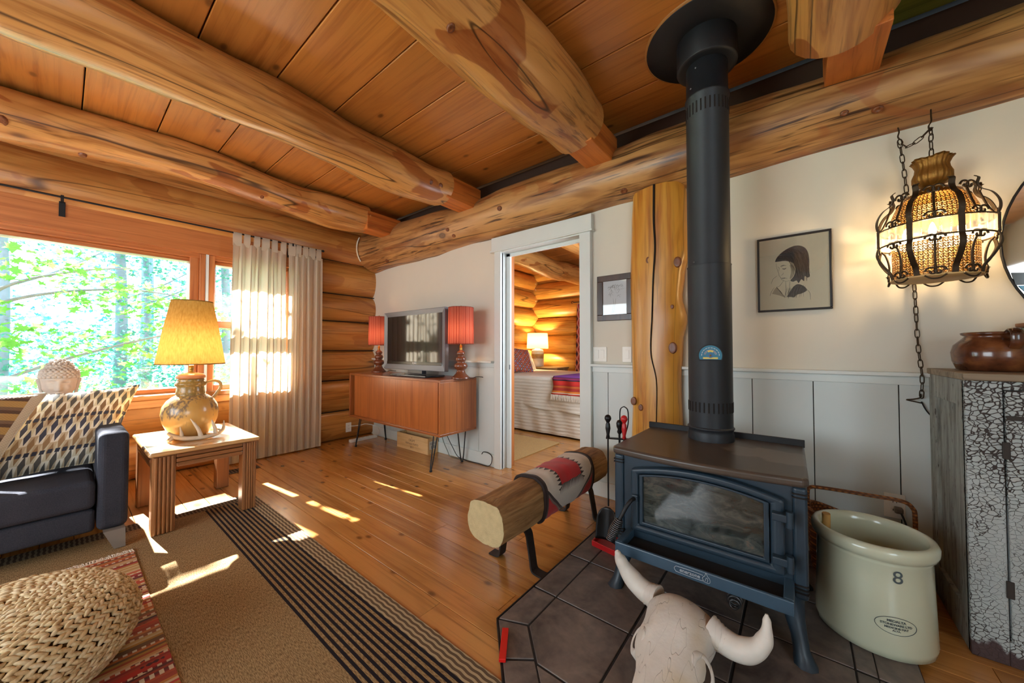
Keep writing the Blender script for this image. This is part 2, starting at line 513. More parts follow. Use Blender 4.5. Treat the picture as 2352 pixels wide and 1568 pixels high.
# ---------------------------------------------------------------- great log beam along the back wall
beam = thing('wall_beam', 'long bleached log beam spanning the white wall above the doorway', 'beam', (-1.1, 2.5, 2.2))
brad = [(-4.5, .285), (-4.1, .27), (-3.7, .26), (-3.2, .235), (-2.6, .21), (-2.0, .212), (-1.2, .205), (-.9, .212), (-.3, .205), (.5, .20), (2.3, .19)]
bm_ = log_mesh('x', -4.42, 2.3, 2.6, 2.41, brad, 11, wob=0.02, rough=0.06, step=0.05)
bm_.build('log', pine_x, beam)
r2 = random.Random(5)
for bx_, ba in ((-3.45, -2.5), (-2.75, -2.75), (-2.7, -2.4), (-2.05, -2.95), (-0.72, -2.9), (-0.95, -2.25), (0.2, -2.6), (0.32, -2.45), (-3.9, -2.2)):
    rr = interp(brad, bx_)
    c = Vector((bx_, 2.6 + rr * math.cos(ba), 2.41 + rr * math.sin(ba))); nrm = Vector((0, math.cos(ba), math.sin(ba)))
    q = nrm.to_track_quat('Z', 'Y').to_matrix().to_4x4(); s_ = r2.uniform(0.011, 0.018)
    MB().lathe([(s_ * 1.4, -0.03), (s_ * 1.15, 0.002), (s_, 0.006), (s_ * 0.5, 0.003), (0.001, 0.001)], n=14, squash=(1.25, 1)).xf(Matrix.Translation(c) @ q).build('knot', wood_knot, beam)

# ---------------------------------------------------------------- window wall of stacked logs
wl = struct('wall_left')
LX = -4.525
rows = [(0.0, 0.362), (0.355, 0.735), (0.735, 1.11), (1.10, 1.475), (1.465, 1.81), (1.80, 2.215), (2.205, 2.62)]
for i, (z0, z1) in enumerate(rows):
    zc, hr = (z0 + z1) / 2, (z1 - z0) / 2
    spans = [(-2.8, 2.72)]
    if i == 1: spans = [(-2.8, 2.72)]
    if 2 <= i <= 5: spans = [(1.62, 2.72), (-2.8, -1.32)]
    for a, b in spans:
        log_mesh('y', a, b, LX + (0.04 if i == 6 else 0), zc, hr * 1.03, 20 + i, wob=0.008, rough=0.025, step=0.07, yz=(0.122 / hr, 1.0), zbot=0.0 if i == 0 else None).build('log', wall_log, wl)
        if b > 2: MB().tube([(-4.445, 1.7, z0 + 0.004), (-4.445, 2.68, z0 + 0.004)], 0.006, 6).build('joint_line', dark_gap, wl) if i else None
MB().box(-4.8, -4.42, -2.8, 2.72, 2.6, 2.78).build('top_plate', pine_y, wl)
MB().box(-4.7, -4.5, 2.5, 2.85, 0, 2.7).build('corner_backing', wall_log, wl)
MB().tube([(-4.362 + 0.02 * (k / 12 - 0.5) ** 2, 2.6 + 0.292 * math.cos((152 + 5.2 * k) * D2R), 2.41 + 0.292 * math.sin((152 + 5.2 * k) * D2R)) for k in range(13)], 0.009, 8).build('rope_chinking', chink, wl)

# window 1: one big fixed pane; window 2: double sash behind the curtain
GX = -4.56
w1 = struct('window_1', (GX, -0.2, 0.7))
MB().box(-4.60, -4.44, -1.32, 0.86, 1.99, 2.04).build('head_jamb', fir_y, w1, bevel=0.004)
MB().box(-4.57, -4.41, -1.34, 1.62, 2.03, 2.245).build('header_board', fir_y, w1, bevel=0.004)
MB().box(-4.66, -4.44, -1.34, -1.28, 0.70, 2.0).build('side_jamb', fir_z, w1, bevel=0.004)
MB().box(-4.60, -4.46, 0.735, 0.80, 0.70, 2.0).build('stile', fir_z, w1, bevel=0.006)
MB().box(-4.66, -4.43, 0.80, 0.845, 0.70, 2.03).build('mullion_strip', fir_z, w1, bevel=0.006)
MB().box(-4.64, -4.42, 0.845, 0.865, 0.70, 2.03).build('mullion_bead', white_paint, w1)
MB().box(-4.66, -4.43, 0.865, 0.915, 0.70, 2.03).build('mullion_strip', fir_z, w1, bevel=0.006)
MB().box(-4.62, -4.5, -1.3, 0.74, 0.72, 0.765).build('bottom_rail', fir_y, w1, bevel=0.006)
MB().box(-4.62, -4.5, -1.3, 0.74, 1.955, 1.99).build('top_rail', fir_y, w1, bevel=0.006)
MB().box(-4.72, -4.36, -1.4, 1.62, 0.68, 0.722).build('sill_board', sill_wood, w1, bevel=0.008)
MB().box(-4.44, -4.385, -1.4, 1.62, 0.615, 0.68).build('sill_apron', sill_wood, w1, bevel=0.004)
MB().box(GX - 0.003, GX + 0.003, -1.28, 0.74, 0.75, 1.97).build('pane', pane_glass, w1)
w2 = struct('window_2', (GX, 1.25, 0.7))
MB().box(-4.66, -4.44, 1.55, 1.64, 0.70, 2.03).build('side_jamb', fir_z, w2, bevel=0.005)
MB().box(-4.60, -4.44, 0.91, 1.6, 1.99, 2.04).build('head_jamb', fir_y, w2, bevel=0.004)
for z0, z1 in ((0.72, 0.77), (1.335, 1.40), (1.955, 1.99)):
    MB().box(-4.61, -4.49, 0.91, 1.56, z0, z1).build('sash_rail', fir_y, w2, bevel=0.006)
for y0, y1 in ((0.905, 0.935), (1.525, 1.56)):
    MB().box(-4.61, -4.5, y0, y1, 0.72, 1.99).build('sash_stile', fir_z, w2, bevel=0.005)
MB().box(GX - 0.003, GX + 0.003, 0.93, 1.53, 0.76, 1.36).build('pane', pane_glass, w2)
MB().box(GX - 0.003, GX + 0.003, 0.93, 1.53, 1.39, 1.97).build('pane', pane_glass, w2)

# ---------------------------------------------------------------- back wall: plaster, wainscot, door casing
DX0, DX1, DZ = -2.178, -1.353, 2.035
wb = struct('wall_back')
MB().box(-4.6, DX0 - 0.02, 2.60, 2.74, 0, 2.42).build('plaster', white_wall, wb)
MB().box(DX1 + 0.02, 2.3, 2.60, 2.74, 0, 2.42).build('plaster', white_wall, wb)
MB().box(DX0 - 0.02, DX1 + 0.02, 2.60, 2.74, DZ + 0.02, 2.42).build('plaster', white_wall, wb)
MB().box(-4.6, 2.3, 2.66, 2.74, 2.42, 2.78).build('brown_top_plate', plain('brown_board', (60, 36, 20), 0.8), wb)  # dark brown boards closing the wall above the plaster
# wainscot boards, each a board of its own
seams_l = [-4.41, -4.02, -3.72, -3.41, -3.10, -2.79, -2.486, -2.256]
seams_r = [-1.257, -1.13, -0.83, -0.53, -0.217, 0.064, 0.389, 0.70, 1.0, 1.3, 1.6, 1.9, 2.25]
for S in (seams_l, seams_r):
    for a, b in zip(S, S[1:]):
        MB().box(a + 0.002, b - 0.002, 2.588, 2.602, 0.1, 0.97).build('wainscot_board', wains_paint, wb, bevel=0.0015, seg=1)
    MB().box(S[0], S[-1], 2.594, 2.601, 0.1, 0.97).build('board_gap', dark_gap, wb)
    MB().box(S[0], S[-1], 2.58, 2.602, 0.945, 0.988).build('rail_board', white_paint, wb, bevel=0.003)
    MB().box(S[0], S[-1] if S is seams_r else -2.29, 2.55, 2.602, 0.988, 1.008).build('rail_cap', white_paint, wb, bevel=0.004)
bb1 = MB().box(-4.41, -2.256, 2.574, 2.6, 0, 0.115).build('baseboard_back', white_paint, bevel=0.003)
bb1['kind'] = 'structure'
bb2 = MB().box(-1.257, 2.25, 2.574, 2.6, 0, 0.115).build('baseboard_right', white_paint, bevel=0.003)
bb2['kind'] = 'structure'
dc = struct('door_1', (-1.7, 2.6, 0))
MB().box(-2.256, DX0, 2.556, 2.60, 0, 2.06).build('casing', white_paint, dc, bevel=0.004)
MB().box(DX1 + 0.0, -1.257, 2.556, 2.60, 0, 2.06).build('casing', white_paint, dc, bevel=0.004)
MB().box(-2.29, -1.245, 2.552, 2.60, 2.055, 2.185).build('casing_head', white_paint, dc, bevel=0.004)
MB().box(-2.30, -1.235, 2.54, 2.60, 2.045, 2.06).build('casing_head_bead', white_paint, dc, bevel=0.003)
MB().box(DX0 - 0.026, DX0, 2.58, 2.76, 0, DZ).build('jamb', white_paint, dc, bevel=0.002)
MB().box(DX1, DX1 + 0.03, 2.56, 2.76, 0, DZ).build('jamb', white_paint, dc, bevel=0.002)
MB().box(DX0 - 0.026, DX1 + 0.03, 2.56, 2.76, DZ, DZ + 0.03).build('jamb', white_paint, dc, bevel=0.002)
MB().box(DX0, DX0 + 0.046, 2.645, 2.668, 0, DZ).build('door_stop', white_paint, dc, bevel=0.002)
MB().box(DX0, DX0 + 0.006, 2.668, 2.76, 0, DZ).build('inner_jamb_strip', fir_z, dc)
MB().box(DX0, DX1, 2.645, 2.668, DZ - 0.03, DZ).build('door_stop', white_paint, dc, bevel=0.002)
MB().box(DX0 + 0.036, DX0 + 0.0465, 2.6435, 2.646, 0.93, 0.975).build('strike_plate', iron_grey, dc)

# live-edge post
post = thing('live_edge_post', 'yellow pine live-edge post with a long split beside the stove pipe', 'post', (-0.74, 2.53, 0))
LE = [(0, -.925), (.4, -.93), (.8, -.918), (1.2, -.925), (1.6, -.93), (2.0, -.918), (2.24, -.905)]
RE = [(0, -.60), (.5, -.60), (.85, -.61), (1.15, -.60), (1.3, -.572), (1.45, -.60), (1.6, -.585), (1.75, -.553), (1.95, -.562), (2.12, -.56), (2.20, -.575), (2.27, -.64)]
R = []
for i in range(49):
    z = 2.27 * i / 48; a, b = interp(LE, z), interp(RE, z); w = b - a; c = (a + b) / 2
    zz = z + 0.0205
    ring = [(a, 2.6, zz), (a - 0.004, 2.54, zz), (a + 0.02, 2.505, zz), (a + w * 0.3, 2.485, zz), (c, 2.478, zz), (c + 0.012, 2.478, zz), (a + w * 0.75, 2.482, zz), (b - 0.02, 2.50, zz), (b + 0.004, 2.54, zz), (b, 2.6, zz)]
    R.append(ring)
MB().rings(R).build('trunk', post_wood, post)
ck = bez([(-0.745, 2.474, 2.235), (-0.748, 2.474, 2.0), (-0.742, 2.474, 1.8), (-0.755, 2.474, 1.6), (-0.765, 2.475, 1.35), (-0.775, 2.475, 1.1), (-0.74, 2.474, 0.9), (-0.745, 2.474, 0.6)])
MB().tube(ck, [0.0075 - 0.005 * i / len(ck) for i in range(len(ck))], 6).build('split', dark_gap, post)
for kx, kz, ks in ((-0.79, 1.73, .017), (-0.605, 1.69, .024), (-0.73, 1.055, .02), (-0.64, 1.13, .026), (-0.90, .76, .02), (-0.85, .72, .016), (-0.64, 1.40, .010)):
    MB().lathe([(ks * 1.2, -0.012), (ks * 1.1, 0.001), (ks, 0.002), (ks * .5, 0.0015), (.001, 0.001)], n=16, squash=(0.85, 1.25)).xf(Matrix.Translation((kx, 2.484, kz)) @ Matrix.Rotation(PI / 2, 4, 'X')).build('knot', wood_knot, post)

# the rest of the room behind the camera, with its window openings
wr = struct('wall_right')
for b in ((2.2, 2.34, -2.8, -2.6, 0, 2.78), (2.2, 2.34, -0.75, 2.74, 0, 2.78), (2.2, 2.34, -2.6, -0.75, 0, 0.62), (2.2, 2.34, -2.6, -0.75, 2.18, 2.78)):
    MB().box(*b).build('plaster', white_wall, wr)
wq = struct('wall_rear')
for b in ((-4.8, -3.72, -2.84, -2.7, 0, 2.78), (-1.08, 2.34, -2.84, -2.7, 0, 2.78), (-3.72, -1.08, -2.84, -2.7, 0, 0.64), (-3.72, -1.08, -2.84, -2.7, 2.16, 2.78)):
    MB().box(*b).build('plaster', white_wall, wq)
# red cut-off bar etc. follow in the objects; bedroom shell
br = struct('wall_bedroom')
for i in range(8):
    z0 = 0.0 + 0.35 * i
    log_mesh('y', 2.75, 5.98, -4.26, z0, 0.185, 40 + i, wob=0.008, rough=0.03, step=0.1, yz=(0.9, 1)).build('log', wall_log_y2, br)
    log_mesh('x', -4.2, -0.7, 6.06, z0 + 0.17, 0.185, 60 + i, wob=0.008, rough=0.03, step=0.1, yz=(0.9, 1)).build('log', wall_log_x, br)
    MB().tube([(-4.09, 5.9, z0 + 0.2), (-4.15, 5.93, z0 + 0.27)], 0.008, 6).build('chinking', chink, br)
    MB().tube([(-4.15, 5.93, z0 + 0.27), (-4.09, 5.9, z0 + 0.34)], 0.008, 6).build('chinking', chink, br)
for b in ((2.74, 2.95, 0, 2.7), (3.85, 6.2, 0, 2.7), (2.95, 3.85, 0, 1.0), (2.95, 3.85, 2.1, 2.7)):  # opening left in this wall only to house the added fill light
    MB().box(-0.95, -0.8, *b).build('plaster', white_wall, br)
for k in range(10):
    MB().box(-4.5, -0.8, 2.76 + 0.36 * k, 3.115 + 0.36 * k, 2.62, 2.66).build('ceiling_plank', ceil_wood, br)
for jx, sd in ((-3.1, 71), (-2.05, 72)):
    j = thing('bedroom_joist', 'peeled log joist over the bed' if sd == 71 else 'peeled log joist over the foot end of the bed', 'beam', (jx, 4.3, 2.3), 'bedroom log joists')
    log_mesh('y', 2.83, 5.9, jx, 2.46, 0.155, sd, wob=0.05, rough=0.12, step=0.06, ztop=2.62).build('log', pine_y, j)
# ================================================================ window side of the room
# ---- curtain rod and curtains
rod = thing('curtain_rod', 'thin black iron curtain rod on flat brackets above the window', 'curtain rod', (-4.30, 0.3, 2.25))
MB().tube([(-4.30, -1.5, 2.262), (-4.30, 1.86, 2.262)], 0.0075, 10).build('rod', black_iron, rod)
MB().lathe([(0.004, 0), (0.014, 0.008), (0.014, 0.022), (0.004, 0.03)], n=12).xf(Matrix.Translation((-4.30, 1.855, 2.262)) @ Matrix.Rotation(-PI / 2, 4, 'X')).build('finial', black_iron, rod)
for by in (-0.02, 1.55):
    mb = MB().box(-4.408, -4.402, by - 0.016, by + 0.016, 2.14, 2.29)
    mb.box(-4.405, -4.29, by - 0.008, by + 0.008, 2.245, 2.253)
    mb.box(-4.295, -4.288, by - 0.008, by + 0.008, 2.245, 2.275)
    mb.build('bracket', black_iron, rod)


def cloth_mat(name, rgb, trans=0.5, weave=420, stripe=None):
    g = G(name); x, y, z = g.P(False)
    f = g.noise(g.vec(x * 3, y * 3, z * 3), 1, 3)
    wv = ((y * weave).sin() * (z * weave).sin()) * 0.5 + 0.5
    c = lin(rgb); col = g.mix(f * 0.5 + wv * 0.25, tuple(v * 0.86 for v in c[:3]), c)
    bp = g.bump(wv, 0.08, 0.001)
    d = g.node('ShaderNodeBsdfDiffuse', Color=col, Normal=bp)
    t = g.node('ShaderNodeBsdfTranslucent', Color=col, Normal=bp)
    return g.end(g.mixs(trans, d, t))


linen = cloth_mat('cream_linen', (238, 226, 204), 0.45)


def curtain(name, label, y0, y1, pleats, seed, ztop=2.172, zbot=0.012, tabs=6, mat=None, xr=-4.30, group=None):
    c = thing(name, label, 'curtain', (xr, (y0 + y1) / 2, 0), group)
    def f(u, v):
        z = zbot + (ztop - zbot) * v
        n1 = mnoise.noise(Vector((u * 5.0, seed, v * 1.2))); n2 = mnoise.noise(Vector((u * 9.0, seed + 4, v * 0.5)))
        ph = 2 * PI * pleats * (u + 0.06 * n2) + 1.5 * n1
        amp = 0.030 * (0.55 + 1.0 * abs(n2)) * (1 - 0.35 * v)
        flare = 1 + 0.03 * (1 - v)
        yy = (y0 + y1) / 2 + (u - 0.5) * (y1 - y0) * flare + 0.012 * math.sin(2 * ph + 1.0)
        return (xr - 0.004 + amp * math.sin(ph) + 0.012 * n1, yy, z + (0.006 * math.sin(ph) if v < 0.02 else 0))
    MB().grid(f, 26 * pleats, 26).build('panel', mat or linen, c)
    MB().grid(lambda u, v: Vector(f(u, v * 0.035)) + Vector((0.0025, 0, 0)), 26 * pleats, 2).build('hem', mat or linen, c)
    for k in range(tabs):
        ty = y0 + (y1 - y0) * (k + 0.5) / tabs + 0.012 * mnoise.noise(Vector((k * 3.3, seed, 0)))
        hw = 0.026 if k % 3 else 0.034
        xb = f((ty - y0) / (y1 - y0), 1.0)[0]
        prof = [(xb + 0.003, ztop - 0.03), (xr + 0.013, ztop + 0.02), (xr + 0.011, 2.268), (xr, 2.2735), (xr - 0.011, 2.268), (xr - 0.013, ztop + 0.02), (xb - 0.003, ztop - 0.03)]
        mb = MB(); mb.rings([[(p[0], ty - hw, p[1]) for p in prof], [(p[0], ty + hw, p[1]) for p in prof]], closed=False)
        mb.build('tab', mat or linen, c)
    return c


curtain('tab_curtain', 'cream tab-top curtain panel glowing in the sun over the side window', 1.015, 1.50, 7, 1.0, tabs=6, group='cream tab-top curtains')
curtain('tab_curtain', 'cream tab-top curtain panel hanging against the log wall', 1.507, 1.855, 5, 9.0, tabs=5, group='cream tab-top curtains')

# ---- floor register by the curtain
reg = thing('floor_register', 'bronze slotted floor register under the curtain', 'vent', (-4.08, 1.04, 0.0))
MB().box(-4.13, -3.99, 0.93, 1.19, 0.0, 0.004).build('frame', plain('bronze', (92, 66, 40), 0.4, metal=0.7), reg, bevel=0.002)
for k in range(10):
    MB().box(-4.115, -4.005, 0.945 + 0.024 * k, 0.957 + 0.024 * k, 0.0038, 0.0052).build('slot', dark_gap, reg)

# ---- end table with fluted legs
oak_y = wood('oak_top', 'y', (206, 160, 106), (176, 124, 74), (120, 78, 44), 0.16, knot=0.5, streak=0.3, grain=30, crack=0, coat=0.7, bump=0.03)
oak_z = wood('oak_legs', 'z', (152, 100, 58), (122, 76, 42), (80, 48, 26), 0.3, knot=0.4, streak=0.4, grain=30, crack=0, coat=0.4)
oak_dk = wood('oak_apron', 'y', (148, 96, 56), (120, 74, 42), (80, 48, 26), 0.3, knot=0.4, streak=0.4, grain=30, crack=0, coat=0.4)
tb = thing('end_table', 'small oak end table with fluted legs under the jug lamp', 'table', (-3.37, 0.61, 0.0))
tp = MB().box(-3.775, -2.985, 0.325, 0.885, 0.478, 0.505).build('tabletop', oak_y, tb, bevel=0.012, seg=4)
for lx0, lx1, ly0, ly1 in ((-3.10, -3.01, 0.345, 0.45), (-3.10, -3.01, 0.79, 0.87), (-3.755, -3.66, 0.345, 0.45), (-3.755, -3.66, 0.79, 0.87)):
    lg = MB().box(lx0, lx1, ly0, ly1, 0.0085 if lx0 > -3.3 else 0.0, 0.478).build('leg', oak_z, tb, bevel=0.006)
    n = 5; wv = (ly1 - ly0 - 0.012) / n; front = lx0 < -3.5
    for k in range(n):                                             # half-round flutes on the face
        yc = ly0 + 0.006 + wv * (k + 0.5)
        MB().tube([((lx0 if front else lx1) , yc, 0.012), ((lx0 if front else lx1), yc, 0.47)], wv * 0.47, 10, flat=1.0).build('flute', oak_z, lg)
for k in range(3):
    MB().box(-3.10, -3.008 + 0.004 * (k % 2), 0.45, 0.79, 0.395 + 0.028 * k, 0.42 + 0.028 * k).build('apron_strip', oak_dk, tb, bevel=0.006)
    MB().box(-3.755 - 0.002 * k, -3.69, 0.45, 0.79, 0.395 + 0.028 * k, 0.42 + 0.028 * k).build('apron_strip', oak_dk, tb, bevel=0.006)
    MB().box(-3.66, -3.10, 0.345 - 0.003 * (k % 2), 0.40, 0.395 + 0.028 * k, 0.42 + 0.028 * k).build('apron_strip', oak_dk, tb, bevel=0.006)
    MB().box(-3.66, -3.10, 0.82, 0.872 + 0.003 * (k % 2), 0.395 + 0.028 * k, 0.42 + 0.028 * k).build('apron_strip', oak_dk, tb, bevel=0.006)

# ---- jug lamp
LMP = Vector((-3.40, 0.578, 0.506))
g = G('drip_glaze'); x, y, z = g.P(False)
n1 = g.noise(g.vec(x * 9, y * 9, z * 3), 1, 4, 0.6); n2 = g.noise(g.vec(x * 70, y * 70, z * 40), 1, 3)
drip = (z * 7.0 - 1.05 + (n1 - 0.5) * 4.2).step(0.35, 0.6) * (1 - (z - 0.30).step(0.0, 0.02) * 0.0)
col = g.mix(n1, lin(186, 128, 52), lin(206, 176, 112))
col = g.mix(drip * n2.step(0.35, 0.6), col, lin(120, 100, 82))
col = g.mix((z - 0.275).step(0.0, 0.03) * n2.step(0.3, 0.55), col, lin(150, 118, 60))
glaze = g.end(g.bsdf(col, 0.22, bump=g.bump(n2 * drip, 0.3, 0.003)))
lamp = thing('jug_lamp', 'tan drip-glazed jug lamp with a tall twine shade on the end table', 'lamp', LMP)
MB().lathe([(0.085, 0), (0.1, 0.008), (0.125, 0.05), (0.15, 0.11), (0.158, 0.165), (0.15, 0.215), (0.128, 0.255), (0.098, 0.282), (0.08, 0.292), (0.082, 0.30), (0.077, 0.345), (0.074, 0.352), (0.084, 0.358), (0.088, 0.370), (0.084, 0.382), (0.073, 0.386), (0.078, 0.396), (0.074, 0.404)], LMP, 40).build('jug', glaze, lamp)
hp = [LMP + Vector(p) for p in ((0.02, 0.075, 0.372), (0.025, 0.12, 0.385), (0.028, 0.155, 0.372), (0.026, 0.165, 0.335), (0.02, 0.145, 0.295), (0.014, 0.125, 0.262))]
MB().tube(bez(hp, 6), 0.0145, 10, flat=0.7).build('handle', glaze, lamp)
terra = plain('turned_wood_cap', (206, 134, 84), 0.35)
MB().lathe([(0.066, 0.404), (0.08, 0.412), (0.082, 0.424), (0.07, 0.438), (0.03, 0.447), (0.012, 0.449)], LMP, 32).build('cap', terra, lamp)
brass = plain('brass', (176, 136, 60), 0.3, metal=0.9)
MB().lathe([(0.022, 0.447), (0.022, 0.452), (0.009, 0.455), (0.014, 0.47), (0.014, 0.50), (0.005, 0.505), (0.003, 0.955), (0.012, 0.956), (0.012, 0.965), (0.002, 0.972)], LMP, 16).build('harp_stem', brass, lamp)
g = G('twine_shade'); x, y, z = g.P()
f = g.noise(g.vec(x * 90, y * 90, z * 30), 1, 3)
cc = g.mix(f, lin(150, 112, 54), lin(200, 168, 104))
twine = g.end(g.mixs(0.62, g.node('ShaderNodeBsdfDiffuse', Color=cc), g.node('ShaderNodeBsdfTranslucent', Color=cc)))
SB, ST, R0, R1 = 0.512, 0.957, 0.188, 0.112
sh = MB(); NS = 112
ring0 = []; ring1 = []; mid = []
for k in range(NS * 4):
    a = 2 * PI * k / (NS * 4); w = 0.0022 * abs(math.sin(a * NS / 2))
    ring0.append(LMP + Vector(((R0 + w) * math.cos(a), (R0 + w) * math.sin(a), SB)))
    mid.append(LMP + Vector((((R0 + R1) / 2 + 0.004 + w) * math.cos(a), ((R0 + R1) / 2 + 0.004 + w) * math.sin(a), (SB + ST) / 2)))
    ring1.append(LMP + Vector(((R1 + w) * math.cos(a), (R1 + w) * math.sin(a), ST)))
sh.rings([ring0, mid, ring1], caps=(False, False))
sh.build('shade', twine, lamp)
for zz, rr in ((SB, R0), (ST, R1)):
    MB().tube([LMP + Vector(((rr) * math.cos(a), rr * math.sin(a), zz)) for a in [2 * PI * k / 48 for k in range(48)]], 0.004, 6, loop=True).build('shade_ring', twine, lamp)
g = G('bulb_glow'); bulb_mat = g.end(g.node('ShaderNodeEmission', Color=(1, 0.72, 0.36, 1), Strength=25))
MB().lathe([(0.012, 0.50), (0.022, 0.53), (0.03, 0.56), (0.026, 0.585), (0.008, 0.60)], LMP, 16).build('bulb', bulb_mat, lamp)


def bulb_light(name, loc, power, color, r=0.03, parent=None):
    d = bpy.data.lights.new(name, 'POINT'); d.energy = power; d.color = color; d.shadow_soft_size = r
    o = bpy.data.objects.new(name, d); COL.objects.link(o)
    place(o, loc, parent)
    return o


bulb_light('jug_lamp_light', LMP + Vector((0, 0, 0.62)), 4.8, (1.0, 0.74, 0.38), 0.03)

# ---- antler lying in front of the lamp
bone = plain('antler_bone', (206, 190, 166), 0.45, vary=0.14, scale=18, bump=0.15)
an = thing('antler', 'shed deer antler with four tines lying on the end table', 'antler', (-3.2, 0.6, 0.506))
main = bez([(-3.300, 0.452, 0.5575), (-3.260, 0.474, 0.5395), (-3.215, 0.519, 0.5245), (-3.190, 0.578, 0.5205), (-3.190, 0.637, 0.5215), (-3.215, 0.689, 0.5255), (-3.255, 0.730, 0.5385), (-3.285, 0.744, 0.5665), (-3.300, 0.748, 0.5995)], 6)
L_ = len(main)
mb = MB().tube(main, [interp([(0, .011), (.15, .016), (.5, .013), (.8, .011), (1, .003)], i / (L_ - 1)) for i in range(L_)], 10)
mb.build('beam', bone, an)
for pts in (((-3.225, 0.507, 0.5255), (-3.235, 0.507, 0.5575), (-3.250, 0.502, 0.5995)), ((-3.190, 0.600, 0.5205), (-3.200, 0.589, 0.5715), (-3.225, 0.565, 0.6235), (-3.240, 0.552, 0.6475)), ((-3.215, 0.685, 0.5255), (-3.225, 0.681, 0.5665), (-3.240, 0.670, 0.6095), (-3.245, 0.667, 0.6235))):
    q = bez(pts, 6); MB().tube(q, [interp([(0, .015), (.3, .011), (1, .003)], i / (len(q) - 1)) for i in range(len(q))], 10).build('tine', bone, an)
q = bez([(-3.260, 0.474, 0.5395), (-3.250, 0.452, 0.5235), (-3.245, 0.441, 0.5165)], 5)
MB().tube(q, [0.014, .014, .014, .013, .013, .013, .012, .012, .012, .011, .008], 10).build('tine', bone, an)
q = bez([(-3.245, 0.722, 0.5385), (-3.270, 0.707, 0.5475), (-3.280, 0.689, 0.5475), (-3.265, 0.681, 0.5335)], 5)
MB().tube(q, [interp([(0, .008), (1, .002)], i / (len(q) - 1)) for i in range(len(q))], 8).build('tine', bone, an)

# ---- sofa seen end-on at the left edge
g = G('charcoal_tweed'); x, y, z = g.P()
f = g.noise(g.vec(x * 260, y * 260, z * 260), 1, 2); f2 = g.noise(g.vec(x * 8, y * 8, z * 8), 1, 3)
tweed = g.end(g.bsdf(g.mix(f * 0.7 + f2 * 0.3, lin(30, 32, 38), lin(72, 74, 84)), 1.0, bump=g.bump(f, 0.25, 0.002), Specular__IOR__Level=0.1))
so = thing('sofa', 'charcoal tweed sofa with slim arm and tapered grey leg', 'sofa', (-3.45, -0.7, 0.0))
MB().box(-3.92, -3.05, 0.135, 0.255, 0.105, 0.645).build('arm', tweed, so, bevel=0.03, seg=5)
MB().box(-3.95, -3.08, -1.75, 0.13, 0.105, 0.232).build('base', tweed, so, bevel=0.02, seg=4)
MB().box(-3.75, -3.055, -0.80, 0.13, 0.238, 0.395).build('seat_cushion', tweed, so, bevel=0.03, seg=5)
MB().box(-3.75, -3.055, -1.75, -0.81, 0.238, 0.395).build('seat_cushion', tweed, so, bevel=0.03, seg=5)
MB().box(-3.97, -3.82, -1.75, 0.13, 0.15, 0.72).build('backrest', tweed, so, bevel=0.04, seg=5)
MB().box(-3.92, -3.05, -1.90, -1.77, 0.105, 0.645).build('arm', tweed, so, bevel=0.03, seg=5)
legm = plain('grey_leg', (120, 112, 104), 0.5)
for lx, ly in ((-3.06, 0.2), (-3.86, 0.2), (-3.06, -1.82), (-3.86, -1.82)):
    R = [[(lx + sx * w, ly + sy * w, zz) for sx, sy in ((-1, -1), (1, -1), (1, 1), (-1, 1))] for zz, w in ((0.011 if lx > -3.3 else 0.0, 0.022), (0.106, 0.042))]
    R[0] = [(p[0] + 0.05 * (1 if lx > -3.4 else 0), p[1] + 0.02 * (1 if ly > 0 else -1), p[2]) for p in R[0]]
    MB().rings(R, smooth=False).build('leg', legm, so)


def cushion(name, label, w, h, t, mat, loc, rot, group=None, cat='cushion', shear=0.0):
    """pillow in its local xy plane, thickness along z"""
    c = thing(name, label, cat, (0, 0, 0), group)
    def f(sgn):
        def q(u, v):
            a, b = 2 * u - 1, 2 * v - 1
            pin = 1 - 0.09 * (1 - abs(b) ** 2) * abs(a) ** 3 * 0.8; pin2 = 1 - 0.09 * (1 - abs(a) ** 2) * abs(b) ** 3 * 0.8
            hgt = (max(0, 1 - abs(a) ** 2.6) * max(0, 1 - abs(b) ** 2.6)) ** 0.55
            wr = 0.012 * mnoise.noise(Vector((a * 2.5, b * 2.5, w * 10)))
            return (a * w / 2 * pin + shear * b * h / 2 * pin2, b * h / 2 * pin2, sgn * (t / 2 * hgt + wr * hgt))
        return q
    mb = MB().grid(f(1), 30, 30); mb.grid(f(-1), 30, 30)
    mb.build('cover', mat, c, origin=(0, 0, 0))
    edge = []
    for i in range(120):
        s_ = i / 30; k = int(s_); u = s_ - k
        edge.append(Vector(f(1)(*[(u, 0), (1, u), (1 - u, 1), (0, 1 - u)][k])))
    MB().tube(edge, 0.004, 6, loop=True).build('seam', mat, c, origin=(0, 0, 0))
    pose(c, Matrix.Translation(loc) @ rot)
    return c


g = G('harlequin_print'); x, y, z = g.P(False)
n = g.noise(g.vec(x * 14, y * 14, 0.0), 1, 3)
u = (x - y * 0.34) / 0.027 + (n - 0.5) * 0.10; v = y / 0.098 + 0.5
col_i = u.floor(); v2 = v + col_i.mod(2.0) * 0.5
d = (u.frac() - 0.5).abs() * 2 + (v2.frac() - 0.5).abs() * 2
rowi = (v2.floor() + col_i * 0.0).mod(4.0)
c1 = g.ramp(rowi * 0.25 + 0.05, [(0, lin(62, 66, 84)), (0.25, lin(120, 92, 66)), (0.5, lin(84, 82, 78)), (0.75, lin(150, 120, 86))], True)
c2 = g.ramp(((v2 * 2).floor().mod(3.0)) * 0.33 + 0.05, [(0, lin(226, 220, 204)), (0.33, lin(206, 196, 168)), (0.66, lin(190, 170, 140))], True)
cap = ((v * 2).frac() - 0.5).abs().step(0.16, 0.2)
col = g.mix(d < 0.92, c2, c1)
band = ((v * 0.5).frac() - 0.5).abs() < 0.055
